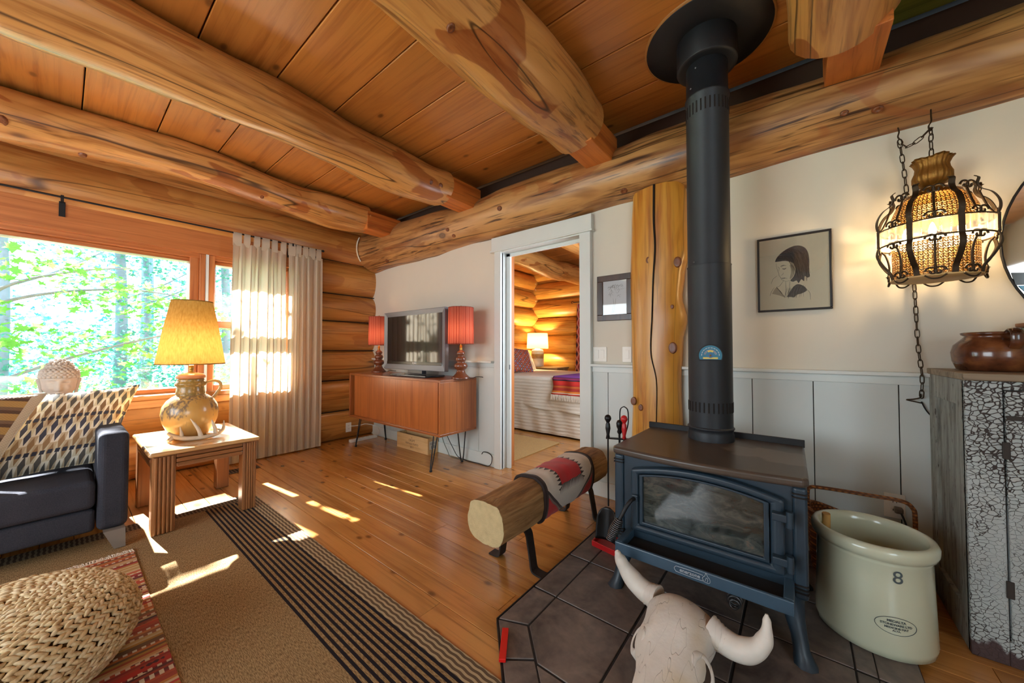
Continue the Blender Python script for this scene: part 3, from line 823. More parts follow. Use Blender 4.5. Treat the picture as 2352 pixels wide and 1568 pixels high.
col = g.mix(band * ((u * 1.0).frac() - 0.5).abs().step(0.36, 0.3), col, lin(46, 50, 66))
harl = g.end(g.bsdf(col, 0.8, bump=g.bump(n, 0.2, 0.004)))
g = G('woven_patch_cloth'); x, y, z = g.P(False)
wv = (x * 500).sin() * (y * 500).sin() * 0.5 + 0.5
xs_ = x - y * 0.3
side = (xs_ > 0.05 + ((y * 38).frac() > 0.5) * 0.012) * (xs_ < 0.185)
st = (y / 0.075).frac()
strip = g.ramp(st, [(0, lin(190, 156, 96)), (0.5, lin(92, 70, 58)), (0.75, lin(128, 104, 84))], True)
col = g.mix(side, lin(214, 206, 190), strip)
col = g.mix(wv * 0.25, col, lin(120, 100, 80))
patchc = g.end(g.bsdf(col, 0.9, bump=g.bump(wv, 0.4, 0.002)))
cushion('print_cushion', 'cream and slate harlequin print cushion leaning on the sofa arm', 0.50, 0.50, 0.17, harl, (-3.50, 0.02, 0.635), Matrix.Rotation(90 * D2R, 4, 'Z') @ Matrix.Rotation(62 * D2R, 4, 'X') @ Matrix.Rotation(3 * D2R, 4, 'Z'), shear=0.34)
cushion('woven_cushion', 'oatmeal woven cushion with brown checked bands on the sofa', 0.46, 0.50, 0.16, patchc, (-3.34, -0.37, 0.665), Matrix.Rotation(96 * D2R, 4, 'Z') @ Matrix.Rotation(66 * D2R, 4, 'X') @ Matrix.Rotation(-6 * D2R, 4, 'Z'), shear=0.3)

# ---- stone Buddha head on the sill behind the sofa
stone = plain('carved_stone', (178, 164, 152), 0.8, vary=0.16, scale=16, bump=0.25)
BH = Vector((-4.30, -0.01, 0.722))
bh = thing('stone_head', 'carved grey stone head with rows of hair curls on the window sill', 'sculpture', BH)


def head_r(a, t):
    """a angle (0 = facing +x), t 0 chin .. 1 crown"""
    r = interp([(0, .048), (.12, .068), (.35, .088), (.6, .096), (.8, .09), (.93, .06), (1, .01)], t)
    fx = math.cos(a)
    if fx > 0:
        nose = 0.026 * math.exp(-((a) / 0.16) ** 2) * interp([(.22, 0), (.27, 1), (.45, .35), (.55, 0)], t)
        eye = -0.010 * (math.exp(-((abs(a) - 0.40) / 0.2) ** 2)) * math.exp(-((t - 0.50) / 0.045) ** 2)
        lid = 0.006 * (math.exp(-((abs(a) - 0.40) / 0.2) ** 2)) * math.exp(-((t - 0.47) / 0.02) ** 2)
        mouth = 0.008 * math.exp(-(a / 0.24) ** 2) * (math.exp(-((t - 0.19) / 0.022) ** 2) + math.exp(-((t - 0.145) / 0.02) ** 2))
        chin = 0.012 * math.exp(-(a / 0.3) ** 2) * math.exp(-((t - 0.06) / 0.04) ** 2)
        cheek = 0.006 * math.exp(-((abs(a) - 0.55) / 0.22) ** 2) * math.exp(-((t - 0.33) / 0.08) ** 2)
        brow = 0.006 * math.exp(-((abs(a) - 0.36) / 0.26) ** 2) * math.exp(-((t - 0.585) / 0.025) ** 2)
        r += 1.5 * (nose * 0.8 + eye + lid + mouth + chin + cheek + brow)
    return r


R = []
for i in range(61):
    t = i / 60
    R.append([BH + Vector((head_r((k / 72 * 2 * PI + PI) % (2 * PI) - PI, t) * math.cos(k / 72 * 2 * PI), 0.92 * head_r((k / 72 * 2 * PI + PI) % (2 * PI) - PI, t) * math.sin(k / 72 * 2 * PI), 0.03 + 0.255 * t)) for k in range(72)])
mb = MB().rings(R)
mb.lathe([(0.05, 0.0), (0.05, 0.035)], BH, 24, squash=(1, 0.9))
mb.build('face', stone, bh)
mb = MB()
for i in range(8):                                           # hair curls in rows
    t = 0.66 + 0.047 * i if i < 7 else 0.985
    rr = interp([(0, .048), (.35, .088), (.6, .097), (.8, .091), (.93, .062), (1, .012)], t); m_ = max(3, int(2 * PI * rr / 0.026))
    for k in range(m_):
        a = 2 * PI * (k + 0.5 * (i % 2)) / m_
        mb.lathe([(0.0, -0.0135), (0.0105, -0.009), (0.0145, 0.0), (0.0105, 0.009), (0.0, 0.0135)], BH + Vector((rr * math.cos(a), rr * 0.93 * math.sin(a), 0.03 + 0.255 * t)), 8, caps=(False, False))
for i in range(5):
    rr = [0.064, 0.061, 0.054, 0.041, 0.018][i]; m_ = max(3, int(2 * PI * rr / 0.026))
    for k in range(m_):
        a = 2 * PI * (k + 0.5 * (i % 2)) / m_
        mb.lathe([(0.0, -0.0115), (0.0085, -0.008), (0.0122, 0.0), (0.0085, 0.008), (0.0, 0.0115)], BH + Vector((rr * math.cos(a) - 0.005, rr * math.sin(a), 0.262 + 0.0135 * i)), 8, caps=(False, False))
mb.lathe([(0.06, 0.245), (0.06, 0.275), (0.052, 0.295), (0.035, 0.311), (0.0, 0.317)], BH + Vector((-0.005, 0, 0)), 20)
hc = mb.build('hair_curls', stone, bh); hc['kind'] = 'stuff'
for s_ in (-1, 1):
    q = bez([BH + Vector((-0.005, s_ * 0.086, 0.185)), BH + Vector((-0.008, s_ * 0.090, 0.165)), BH + Vector((-0.004, s_ * 0.086, 0.12)), BH + Vector((0.0, s_ * 0.078, 0.07))], 6)
    MB().tube(q, [interp([(0, .010), (.2, .018), (.6, .010), (1, .009)], i / (len(q) - 1)) for i in range(len(q))], 10, flat=0.5).build('ear', stone, bh)

# ---- flat-woven area rug with dark border stripes
g = G('sisal_weave'); x, y, z = g.P(False)
wv = (x * 700).sin() * (y * 700).sin() * 0.5 + 0.5
n = g.noise(g.vec(x * 5, y * 90, 0.0), 1, 3); n2 = g.noise(g.vec(x * 60, y * 420, 0.0), 1, 2)
col = g.mix(n2.step(0.3, 0.7), lin(104, 80, 52), lin(176, 146, 104)); col = g.mix(n * 0.35, col, lin(128, 98, 62))
YT = 0.94
e = (YT - y)
strp = ((e - 0.085) / 0.0235).frac()
inband = (e > 0.085) * (e < 0.32)
col = g.mix(inband * (strp < 0.5), col, lin(30, 24, 30))
zig = (((x * 110).sin() * 0.5 + (y * 330)).sin() > 0.1)
outer = (e < 0.085).max((x + 3.33) < 0.12)
col = g.mix(outer, col, g.mix(zig, lin(96, 78, 60), lin(172, 150, 118)))
col = g.mix(((x + 3.33) < 0.12) * 0.55, col, lin(60, 48, 40))
rugm = g.end(g.bsdf(col, 0.95, bump=g.bump(n2, 0.12, 0.001), Specular__IOR__Level=0.2))
ar = MB().box(-3.33, -0.79, -2.2, 0.94, 0.0005, 0.008).build('area_rug', rugm, origin=(0, 0, 0), bevel=0.003)
tag(ar, 'brown sisal area rug with black stripes along its edge', 'rug')

# ---- striped kilim with knotted fringe, lying on the area rug
g = G('kilim_stripes'); x, y, z = g.P(False)
u = x * 1.0
k0 = (u / 0.0125).floor(); pick = g.white(k0 * 0.731 + 2.0)
big = g.white((u / 0.052).floor() * 1.37 + 5.0)
pal = [(0, lin(120, 26, 30)), (.16, lin(176, 44, 34)), (.30, lin(196, 96, 44)), (.42, lin(190, 150, 90)), (.55, lin(60, 40, 40)), (.66, lin(206, 182, 140)), (.78, lin(150, 60, 40)), (.9, lin(170, 120, 50))]
col = g.ramp(pick, pal, True); colb = g.ramp(big, pal, True)
col = g.mix(0.30, col, colb)
mot = g.voro(g.vec(u * 26.0, y * 6.0, 0.0), 1.0, rnd=0.35)
teeth = ((y * 55).frac() - 0.5).abs() * 2
wide = (g.white((u / 0.04).floor() * 0.77 + 11) > 0.62)
col = g.mix(wide * (mot + (teeth - 0.5) * 0.10 < 0.27), col, lin(70, 30, 40))
col = g.mix(wide * (mot + (teeth - 0.5) * 0.10 < 0.15), col, lin(214, 190, 160))
dots = ((y * 42).frac() > 0.5) * (g.white(k0 * 1.91) > 0.8)
col = g.mix(dots * 0.8, col, lin(222, 206, 178))
wv = (x * 900).sin() * 0.5 + 0.5
n = g.noise(g.vec(x * 30, y * 30, 0.0), 1, 3)
col = g.mix(n * 0.25, col, lin(90, 50, 40))
kil = g.end(g.bsdf(col, 0.9, bump=g.bump(wv, 0.3, 0.0015)))
kr = thing('kilim_rug', 'red and tan striped kilim with a white fringe on the sisal rug', 'rug', (-2.0, -0.5, 0.009))
KX = -2.865
mb = MB().grid(lambda u, v: (KX + 2.2 * u, -1.1 + 1.365 * v, 0.013 + 0.002 * mnoise.noise(Vector((u * 9, v * 7, 0)))), 60, 40)
mb.box(KX, KX + 2.2, -1.1, 0.265, 0.0085, 0.0118)
mb.build('weave', kil, kr, origin=(0, 0, 0))
frm = plain('fringe_cotton', (228, 214, 196), 0.9)
mb = MB(); r2 = random.Random(3)
for i in range(340):
    yy = -1.1 + 1.365 * (i + r2.random()) / 340
    q = [(KX + 0.004, yy, 0.012), (KX - 0.018, yy + r2.uniform(-.008, .008), 0.017), (KX - r2.uniform(.036, .052), yy + r2.uniform(-.016, .016), 0.0105)]
    mb.tube(q, [0.0035, 0.003, 0.0015], 5)
fr = mb.build('fringe', frm, kr); fr['kind'] = 'stuff'

# ---- braided straw pouf
straw = G('water_hyacinth'); x, y, z = straw.P(False)
n1 = straw.noise(straw.vec(x * 30, y * 30, z * 30), 1, 3); n2 = straw.noise(straw.vec(x * 160, y * 160, z * 60), 1, 2)
strawm = straw.end(straw.bsdf(straw.ramp(n1 * 0.7 + n2 * 0.3, [(0.3, lin(176, 136, 84)), (0.5, lin(222, 196, 150)), (0.75, lin(238, 222, 190))]), 0.55, bump=straw.bump(n2, 0.2, 0.002)))
PC = Vector((-2.02, -0.12, 0.0165))
pf = thing('straw_pouf', 'round pouf of thick braided straw on the kilim', 'pouf', PC)
prof = [(0.0, 0.275), (0.10, 0.273), (0.20, 0.262), (0.265, 0.24), (0.305, 0.20), (0.325, 0.145), (0.315, 0.085), (0.28, 0.03), (0.24, 0.0)]
MB().lathe([(0.235, 0.0), (0.272, 0.03), (0.305, 0.085), (0.314, 0.145), (0.294, 0.195), (0.255, 0.232), (0.19, 0.252), (0.09, 0.262), (0.0, 0.264)], PC, 40).build('core', plain('straw_core', (120, 84, 44), 0.9), pf)
path = [Vector((p[0], 0, p[1])) for p in prof]; seg = [0]
for a, b in zip(path, path[1:]): seg.append(seg[-1] + (b - a).length)
mb = MB(); s_ = 0.012; rowk = 0; r2 = random.Random(8)
ell = [(0.001, -1.0), (0.55, -0.72), (0.95, -0.2), (0.9, 0.3), (0.5, 0.78), (0.001, 1.0)]
while s_ < seg[-1]:
    k = max(i for i in range(len(seg)) if seg[i] <= s_); k = min(k, len(path) - 2)
    t = (s_ - seg[k]) / (seg[k + 1] - seg[k]); p = path[k].lerp(path[k + 1], t); tn = (path[k + 1] - path[k]).normalized()
    nm = Vector((-tn.z, 0, tn.x)); nm = -nm if nm.z < 0 and p.x < 0.2 else nm
    if nm.dot(Vector((p.x, 0, p.z - 0.13))) < 0: nm = -nm
    cnt = max(4, int(2 * PI * p.x / 0.026))
    for q in range(cnt):
        a = 2 * PI * (q + 0.5 * (rowk % 2)) / cnt + r2.uniform(-.02, .02)
        rm = Matrix.Rotation(a, 3, 'Z')
        c = PC + rm @ (p + nm * r2.uniform(-0.002, 0.002)); tang = rm @ Vector((0, 1, 0)); up_ = rm @ nm; dn = rm @ tn
        tilt = 0.5 if rowk % 2 else -0.5
        ax = (tang * math.cos(tilt) + dn * math.sin(tilt)).normalized(); sd = ax.cross(up_).normalized()
        sc_ = r2.uniform(0.85, 1.15)
        R = [[c + ax * z_ * 0.0185 * sc_ + sd * r_ * 0.0082 * math.cos(w) + up_ * r_ * 0.0085 * math.sin(w) for w in [2 * PI * j / 6 for j in range(6)]] for r_, z_ in ell]
        mb.rings(R, caps=(False, False))
    s_ += 0.0128; rowk += 1
bd = mb.build('braid', strawm, pf); bd['kind'] = 'stuff'
# ================================================================ objects along the white wall
teak_z = wood('teak_door', 'z', (170, 98, 48), (144, 78, 36), (92, 46, 22), 0.3, knot=0.2, streak=0.3, grain=34, patch=0.4, crack=0, coat=0.3, bump=0.03)
teak_x = wood('teak_case', 'x', (150, 86, 44), (124, 66, 32), (80, 40, 20), 0.3, knot=0.2, streak=0.3, grain=34, patch=0.3, crack=0, coat=0.3, bump=0.03)
cab = thing('teak_cabinet', 'low reddish-brown wooden cabinet with two sliding doors on black hairpin legs', 'cabinet', (-3.29, 2.32, 0))
cx0, cx1, cy0, cy1, cz0, cz1 = -4.09, -2.48, 2.09, 2.55, 0.34, 0.845
t_ = 0.022
MB().box(cx0, cx1, cy0, cy1, cz1 - t_, cz1).build('top_panel', teak_x, cab, bevel=0.003)
MB().box(cx0, cx1, cy0, cy1, cz0, cz0 + t_).build('bottom_panel', teak_x, cab, bevel=0.003)
MB().box(cx0, cx0 + t_, cy0, cy1, cz0 + t_, cz1 - t_).build('side_panel', teak_z, cab, bevel=0.003)
MB().box(cx1 - t_, cx1, cy0, cy1, cz0 + t_, cz1 - t_).build('side_panel', teak_z, cab, bevel=0.003)
MB().box(cx0 + t_, cx1 - t_, cy1 - 0.012, cy1, cz0 + t_, cz1 - t_).build('back_panel', teak_x, cab)
MB().box(cx0 + t_ + 0.03, -3.28, cy0 + 0.035, cy0 + 0.048, cz0 + t_, cz1 - t_).build('sliding_door', teak_z, cab, bevel=0.002)
MB().box(-3.285, cx1 - t_ - 0.03, cy0 + 0.018, cy0 + 0.031, cz0 + t_, cz1 - t_).build('sliding_door', teak_z, cab, bevel=0.002)
MB().box(cx0 + t_, cx0 + t_ + 0.05, cy0 + 0.05, cy0 + 0.06, cz0 + t_, cz1 - t_).build('inner_stile', dark_gap, cab)
MB().box(cx1 - t_ - 0.05, cx1 - t_, cy0 + 0.033, cy0 + 0.043, cz0 + t_, cz1 - t_).build('inner_stile', teak_z, cab)
for lx, ly, fx, fy in ((-2.64, 2.16, 0.0, -0.04), (-3.98, 2.16, -0.02, -0.03), (-2.62, 2.48, -0.01, 0.02), (-4.02, 2.48, -0.01, 0.05)):
    front = ly < 2.3
    foot = Vector((lx + fx, ly + fy, 0.008))
    a, b = Vector((lx - 0.045, ly + 0.03, cz0 - 0.004)), Vector((lx + 0.055, ly - 0.01, cz0 - 0.004))
    if abs(fx) > .005 and lx > -3 : a, b = Vector((lx, ly - 0.05, cz0 - 0.004)), Vector((lx + 0.01, ly + 0.05, cz0 - 0.004))
    d = (b - a).normalized() * 0.014
    q = bez([a, a.lerp(foot - d, 0.6), foot - d + Vector((0, 0, 0.02)), foot, foot + d + Vector((0, 0, 0.02)), b.lerp(foot + d, 0.6), b], 5)
    lg = MB().tube(q, 0.0055, 8).build('hairpin_leg', black_iron, cab)
    MB().lathe([(0.012, 0.0), (0.014, 0.006), (0.012, 0.016), (0.006, 0.018)], (foot.x, foot.y, 0.0), 12).build('foot_cap', black_iron, lg)
    mb = MB().box(lx - 0.06, lx + 0.07, ly - 0.05, ly + 0.05, cz0 - 0.006, cz0); mb.build('mount_plate', black_iron, lg)

# ---- television
tv_grey = plain('tv_bezel_grey', (118, 120, 128), 0.35, metal=0.4, vary=0.04)
g = G('tv_screen'); screen_m = g.end(g.bsdf((0.012, 0.012, 0.014, 1), 0.06, Specular__IOR__Level=0.7))
tv = thing('television', 'grey-framed flat television standing on the wooden cabinet', 'television', (-3.14, 2.33, 0.845))
x0, x1, z0, z1, yf = -3.665, -2.632, 0.905, 1.53, 2.27
mb = MB(); bz = 0.05
poly_o = [(x0, z0), (x1, z0), (x1, z1), (x0, z1)]; poly_i = [(x0 + bz, z0 + 0.085), (x1 - bz, z0 + 0.085), (x1 - bz, z1 - bz), (x0 + bz, z1 - bz)]
vs = [(p[0], yf, p[1]) for p in poly_o] + [(p[0], yf + 0.014, p[1]) for p in poly_i] + [(p[0], yf + 0.05, p[1]) for p in poly_o]
fs = [(i, (i + 1) % 4, 4 + (i + 1) % 4, 4 + i) for i in range(4)] + [(i, (i + 1) % 4, 8 + (i + 1) % 4, 8 + i) for i in range(4)]
mb.add(vs, fs).build('bezel', tv_grey, tv, bevel=0.006)
MB().box(x0 + bz, x1 - bz, yf + 0.013, yf + 0.02, z0 + 0.085, z1 - bz).build('screen', screen_m, tv)
MB().box(x0 + bz, x1 - bz, yf + 0.008, yf + 0.016, z0 + 0.055, z0 + 0.088).build('trim_strip', plain('tv_black', (14, 14, 16), 0.2), tv, bevel=0.003)
R = [[(x0 + e, yf + d, z0 + e), (x1 - e, yf + d, z0 + e), (x1 - e, yf + d, z1 - e), (x0 + e, yf + d, z1 - e)] for d, e in ((0.03, 0.0), (0.06, 0.01), (0.12, 0.14))]
MB().rings(R, smooth=False).build('rear_shell', plain('tv_rear', (24, 24, 27), 0.4), tv, bevel=0.006)
MB().box(-3.24, -3.0, 2.29, 2.345, 0.868, 0.915).build('neck', plain('tv_neck', (40, 44, 56), 0.3), tv, bevel=0.004)
MB().box(-3.40, -2.80, 2.175, 2.42, 0.846, 0.862).build('foot_plate', plain('tv_foot', (70, 74, 82), 0.15, metal=0.5), tv, bevel=0.005)
txt = text_mesh('SONY', 0.026, 0.0004, bold=0.0006).xf(Matrix.Translation((-3.11, yf + 0.0075, z0 + 0.072)) @ Matrix.Rotation(PI / 2, 4, 'X'))
txt.build('brand_lettering', plain('silver_print', (210, 212, 216), 0.3), tv)

# ---- pair of lamps with turned wooden bases and red string shades
turned = plain('turned_walnut', (116, 62, 38), 0.28, vary=0.2, scale=30, Coat__Weight=0.4)
g = G('red_string_shade'); x, y, z = g.P(False)
ang = g.node('ShaderNodeMath', _operation='ARCTAN2'); n_ = ang.s.node; g.put(n_.inputs[0], y); g.put(n_.inputs[1], x)
st = g.noise(g.vec(ang * 14.0, 0.0, 0.0), 1, 4, 0.7)
cc = g.ramp(st, [(0.3, lin(96, 34, 28)), (0.47, lin(160, 72, 58)), (0.62, lin(204, 134, 112))])
redsh = g.end(g.mixs(0.36, g.node('ShaderNodeBsdfDiffuse', Color=cc), g.node('ShaderNodeBsdfTranslucent', Color=cc)))
for nm, lx, ly, lab in (('a', -2.492, 2.35, 'red string-shaded lamp beside the doorway end of the television'), ('b', -4.0, 2.41, 'red string-shaded lamp in the corner by the log wall')):
    B = Vector((lx, ly, 0.846)); s = 0.98 if nm == 'a' else 1.0
    t = thing('bubble_lamp', lab, 'lamp', B, 'bubble-turned lamps on the wooden cabinet')
    MB().lathe([(0.085, 0), (0.087, 0.012), (0.075, 0.02), (0.05, 0.045), (0.038, 0.07), (0.036, 0.082), (0.055, 0.095), (0.066, 0.118), (0.055, 0.142), (0.034, 0.152), (0.043, 0.163), (0.052, 0.182), (0.043, 0.202), (0.027, 0.211), (0.034, 0.22), (0.041, 0.236), (0.034, 0.253), (0.018, 0.262), (0.016, 0.272)], B, 28).build('base', turned, t)
    MB().lathe([(0.013, 0.27), (0.014, 0.31), (0.004, 0.315), (0.003, 0.665), (0.012, 0.667), (0.014, 0.676), (0.006, 0.686), (0.001, 0.69)], B, 12).build('stem', brass, t)
    sh = MB(); NS = 70
    rr = lambda k, r: r + 0.0018 * abs(math.sin(k / (NS * 4) * 2 * PI * NS / 2))
    R = [[B + Vector((rr(k, r) * math.cos(2 * PI * k / (NS * 4)), rr(k, r) * math.sin(2 * PI * k / (NS * 4)), zz)) for k in range(NS * 4)] for zz, r in ((0.328, 0.12), (0.5, 0.118), (0.668, 0.117))]
    sh.rings(R, caps=(False, False)).build('shade', redsh, t, origin=B)
    for zz, r in ((0.328, 0.12), (0.668, 0.117)):
        MB().tube([B + Vector((r * math.cos(a), r * math.sin(a), zz)) for a in [2 * PI * k / 40 for k in range(40)]], 0.004, 6, loop=True).build('shade_ring', redsh, t)
    bulb_light('bubble_lamp_light', B + Vector((0, 0, 0.45)), 2.0, (1.0, 0.66, 0.38), 0.03)
    q = bez([B + Vector((0.08, 0.02, 0.01)), B + Vector((0.11, 0.05, 0.006)), B + Vector((0.15, 0.06, 0.02)), B + Vector((0.165, 0.13, 0.012))], 6)
    MB().tube(q, 0.0035, 6).build('cord', black_iron, t)

# ---- wooden wine crate under the cabinet
crate_w = wood('crate_pine', 'x', (222, 182, 128), (200, 150, 94), (150, 96, 54), 0.6, knot=1.2, streak=0.2, crack=0)
ink = plain('faded_ink', (120, 84, 60), 0.8)
cr = thing('wine_crate', 'pale wooden wine crate stencilled with lettering under the cabinet', 'crate', (-3.36, 2.5, 0))
X0, X1, Y0, Y1, H = -3.64, -3.08, 2.432, 2.568, 0.172
MB().box(X0, X1, Y0, Y0 + 0.012, 0, H).build('front_board', crate_w, cr, bevel=0.002)
MB().box(X0, X1, Y1 - 0.012, Y1, 0, H).build('back_board', crate_w, cr, bevel=0.002)
MB().box(X0, X0 + 0.012, Y0 + 0.012, Y1 - 0.012, 0, H).build('end_board', crate_w, cr, bevel=0.002)
MB().box(X1 - 0.012, X1, Y0 + 0.012, Y1 - 0.012, 0, H).build('end_board', crate_w, cr, bevel=0.002)
MB().box(X0 + 0.012, X1 - 0.012, Y0 + 0.012, Y1 - 0.012, 0, 0.01).build('bottom_board', crate_w, cr)
for body, zz, sz in (('CROFT', 0.108, 0.036), ('VINTAGE PORTO', 0.072, 0.030), ('2011', 0.036, 0.032)):
    text_mesh(body, sz, 0.0004).xf(Matrix.Translation((-3.36, Y0 - 0.0006, zz)) @ Matrix.Rotation(PI / 2, 4, 'X')).build('stencil_lettering', ink, cr)
text_mesh('^', 0.03, 0.0004).xf(Matrix.Translation((-3.36, Y0 - 0.0006, 0.135)) @ Matrix.Rotation(PI / 2, 4, 'X')).build('stencil_mark', ink, cr)
lb = MB().box(X1 + 0.0004, X1 + 0.001, 2.452, 2.548, 0.05, 0.135).build('paper_label', plain('label_paper', (214, 208, 192), 0.7), cr)
for k in range(9):
    MB().box(X1 + 0.001, X1 + 0.0014, 2.475 + 0.006 * k, 2.478 + 0.006 * k, 0.058, 0.092).build('label_bar', plain('label_ink', (70, 66, 62), 0.7) if k == 0 else bpy.data.materials['label_ink'], lb)
for k in range(2):
    MB().box(X1 + 0.001, X1 + 0.0014, 2.46, 2.54, 0.102 + 0.014 * k, 0.107 + 0.014 * k).build('label_bar', bpy.data.materials['label_ink'], lb)
for k, (bx_, rgb) in enumerate(((-3.52, (50, 30, 34)), (-3.27, (84, 44, 52)))):
    b = MB().lathe([(0.036, 0.0), (0.038, 0.01), (0.038, 0.10), (0.03, 0.13), (0.014, 0.15), (0.014, 0.2), (0.016, 0.205), (0.0, 0.206)], (0, 0, 0), 16)
    b.xf(Matrix.Translation((bx_ - 0.09, 2.5, 0.05 + 0.042)) @ Matrix.Rotation(PI / 2, 4, 'Y'))
    o = b.build('wine_bottle', plain('bottle_%d' % k, rgb, 0.2))
    tag(o, ['dark wine bottle lying at the outer end of the crate', 'plum wine bottle lying by the labelled crate end'][k], 'bottle', 'bottles in the wine crate')

# ---- outlets, switches, cables
cream = plain('switch_plastic', (236, 232, 222), 0.35, vary=0.02)


def plate(name, label, x, z, w, h, kind, y=2.5995, rx=None, cat='outlet'):
    t = thing(name, label, cat, (x, y, z))
    f = (lambda m: m.xf(Matrix.Translation((x, y, z)))) if rx is None else (lambda m: m.xf(Matrix.Translation((rx, x, z)) @ Matrix.Rotation(PI / 2, 4, 'Z')))
    if rx is not None: place(t, (rx, x, z))
    f(MB().box(-w / 2, w / 2, -0.006, 0, -h / 2, h / 2)).build('cover_plate', cream, t, bevel=0.003)
    if kind == 'outlet':
        for dz in (-0.02, 0.02):
            s = f(MB().box(-0.016, 0.016, -0.008, -0.005, dz - 0.013, dz + 0.013)).build('socket', cream, t, bevel=0.003)
            for dx in (-0.006, 0.006): f(MB().box(dx - 0.0012, dx + 0.0012, -0.0085, -0.0075, dz - 0.003, dz + 0.006)).build('slot', dark_gap, s)
    else:
        for dx in ([0] if kind == 1 else [-0.023, 0.023]):
            f(MB().box(dx - 0.016, dx + 0.016, -0.0085, -0.005, -0.033, 0.033)).build('rocker', cream, t, bevel=0.003)
    return t


plate('switch_plate', 'double rocker switch plate beside the door casing', -1.2, 1.083, 0.115, 0.115, 2, y=2.5995, cat='switch')
plate('switch_plate', 'single rocker switch plate beside the yellow post', -0.985, 1.083, 0.07, 0.115, 1, y=2.5995, cat='switch')
plate('wall_outlet', 'white outlet with a plugged-in cord behind the crock', 0.365, 0.345, 0.075, 0.12, 'outlet', y=2.587)
plate('wall_outlet', 'white outlet set into the log wall beside the cabinet', 2.232, 0.155, 0.07, 0.115, 'outlet', rx=-4.378)
pg = thing('lamp_plug', 'grey plug and cord in the outlet behind the crock', 'plug', (0.372, 2.57, 0.335))
MB().box(0.36, 0.39, 2.545, 2.5785, 0.32, 0.348).build('plug_body', plain('plug_grey', (110, 96, 84), 0.5), pg, bevel=0.006)
MB().tube(bez([(0.38, 2.55, 0.33), (0.392, 2.535, 0.29), (0.40, 2.53, 0.24), (0.41, 2.54, 0.1), (0.42, 2.55, 0.01)], 6), 0.004, 6).build('cord', black_iron, pg)
pb = thing('power_bar', 'white power bar lying on the floor beneath the wooden cabinet', 'power strip', (-4.22, 2.36, 0))
MB().box(-4.25, -4.20, 2.17, 2.52, 0.0, 0.035).build('housing', cream, pb, bevel=0.006)
for k in range(5): MB().box(-4.24, -4.21, 2.20 + 0.06 * k, 2.235 + 0.06 * k, 0.0345, 0.0365).build('socket', plain('socket_beige', (196, 190, 178), 0.4) if k == 0 else bpy.data.materials['socket_beige'], pb)  # sockets in a slightly darker beige than the housing
wc = MB().tube(bez([(-4.365, 2.24, 0.17), (-4.30, 2.27, 0.175), (-4.22, 2.30, 0.19), (-4.18, 2.36, 0.2), (-4.12, 2.46, 0.16), (-4.12, 2.5, 0.08), (-4.20, 2.505, 0.03)], 6), 0.0045, 6).build('supply_cord', cream, pb)
bc = MB().tube(bez([(-2.95, 2.54, 0.30), (-2.86, 2.52, 0.2), (-2.78, 2.51, 0.12), (-2.72, 2.53, 0.03), (-2.6, 2.545, 0.006), (-2.45, 2.555, 0.006), (-2.335, 2.55, 0.006), (-2.285, 2.55, 0.04), (-2.29, 2.565, 0.10), (-2.34, 2.57, 0.125), (-2.40, 2.568, 0.125), (-2.425, 2.568, 0.10)], 8), 0.004, 6).build('black_cable', black_iron)
tag(bc, 'black cable trailing along the baseboard to a loop by the doorway', 'cable')
bc2 = MB().tube(bez([(-3.02, 2.56, 0.30), (-2.96, 2.53, 0.18), (-2.88, 2.53, 0.06), (-2.84, 2.54, 0.006), (-2.7, 2.55, 0.006)], 8), 0.004, 6).build('green_grey_cable', plain('cable_grey', (104, 110, 100), 0.5))
tag(bc2, 'grey cable hanging behind the crate to the floor', 'cable')

# ---- pictures
paper = plain('cream_paper', (222, 206, 172), 0.7, vary=0.03)
wpaper = plain('white_paper', (226, 226, 226), 0.7, vary=0.02)
frame_b = plain('black_frame', (26, 22, 24), 0.35)
frame_w = wood('burl_frame', 'z', (70, 46, 32), (48, 30, 22), (20, 13, 10), 0.3, knot=5, streak=0.4, crack=0)
graph = G('graphite'); x, y, z = graph.P(False)
n = graph.noise(graph.vec(x * 160, y * 50, z * 34), 1, 4, 0.7)
graphm = graph.end(graph.bsdf(graph.ramp(n, [(0.3, lin(34, 31, 32)), (0.55, lin(66, 60, 58)), (0.75, lin(126, 112, 94))]), 0.7))
graph2 = plain('graphite_light', (168, 150, 122), 0.7, vary=0.2, scale=60)
graph_line = plain('graphite_line', (84, 74, 64), 0.7)
pane_art = glass_mat('picture_glass', (1, 1, 1, 1), 0.05)


def framed(name, label, x0, x1, z0, z1, fw, fm, pm, mat_w=0.0, mat_m=None, yb=2.598):
    t = thing(name, label, 'picture', ((x0 + x1) / 2, yb, z0))
    yf = yb - 0.02
    for b in ((x0, x1, z0, z0 + fw), (x0, x1, z1 - fw, z1), (x0, x0 + fw, z0 + fw, z1 - fw), (x1 - fw, x1, z0 + fw, z1 - fw)):
        MB().box(b[0], b[1], yf, yb, b[2], b[3]).build('frame_bar', fm, t, bevel=0.003)
    MB().box(x0 + fw, x1 - fw, yb - 0.008, yb - 0.002, z0 + fw, z1 - fw).build('paper', pm, t)
    MB().box(x0 + fw, x1 - fw, yb - 0.0145, yb - 0.0135, z0 + fw, z1 - fw).build('glazing', pane_art, t)
    return t


po = framed('portrait_drawing', 'black-framed pencil portrait of a long-haired head on cream paper', -0.182, 0.152, 1.34, 1.775, 0.011, frame_b, paper)


def flat(parent, name, pts, mat, yy=2.5895, t=0.0006):
    return MB().prism(pts, t, 'y', yy - t).build(name, mat, parent)


U = lambda px, py: (-0.182 + (px - 130) / 1117 * 0.334, 1.34 + (1395 - py * 1.0 + 0.092 * (px - 690) * ((1395 - py) / 1120.0)) / 1140 * 0.435)


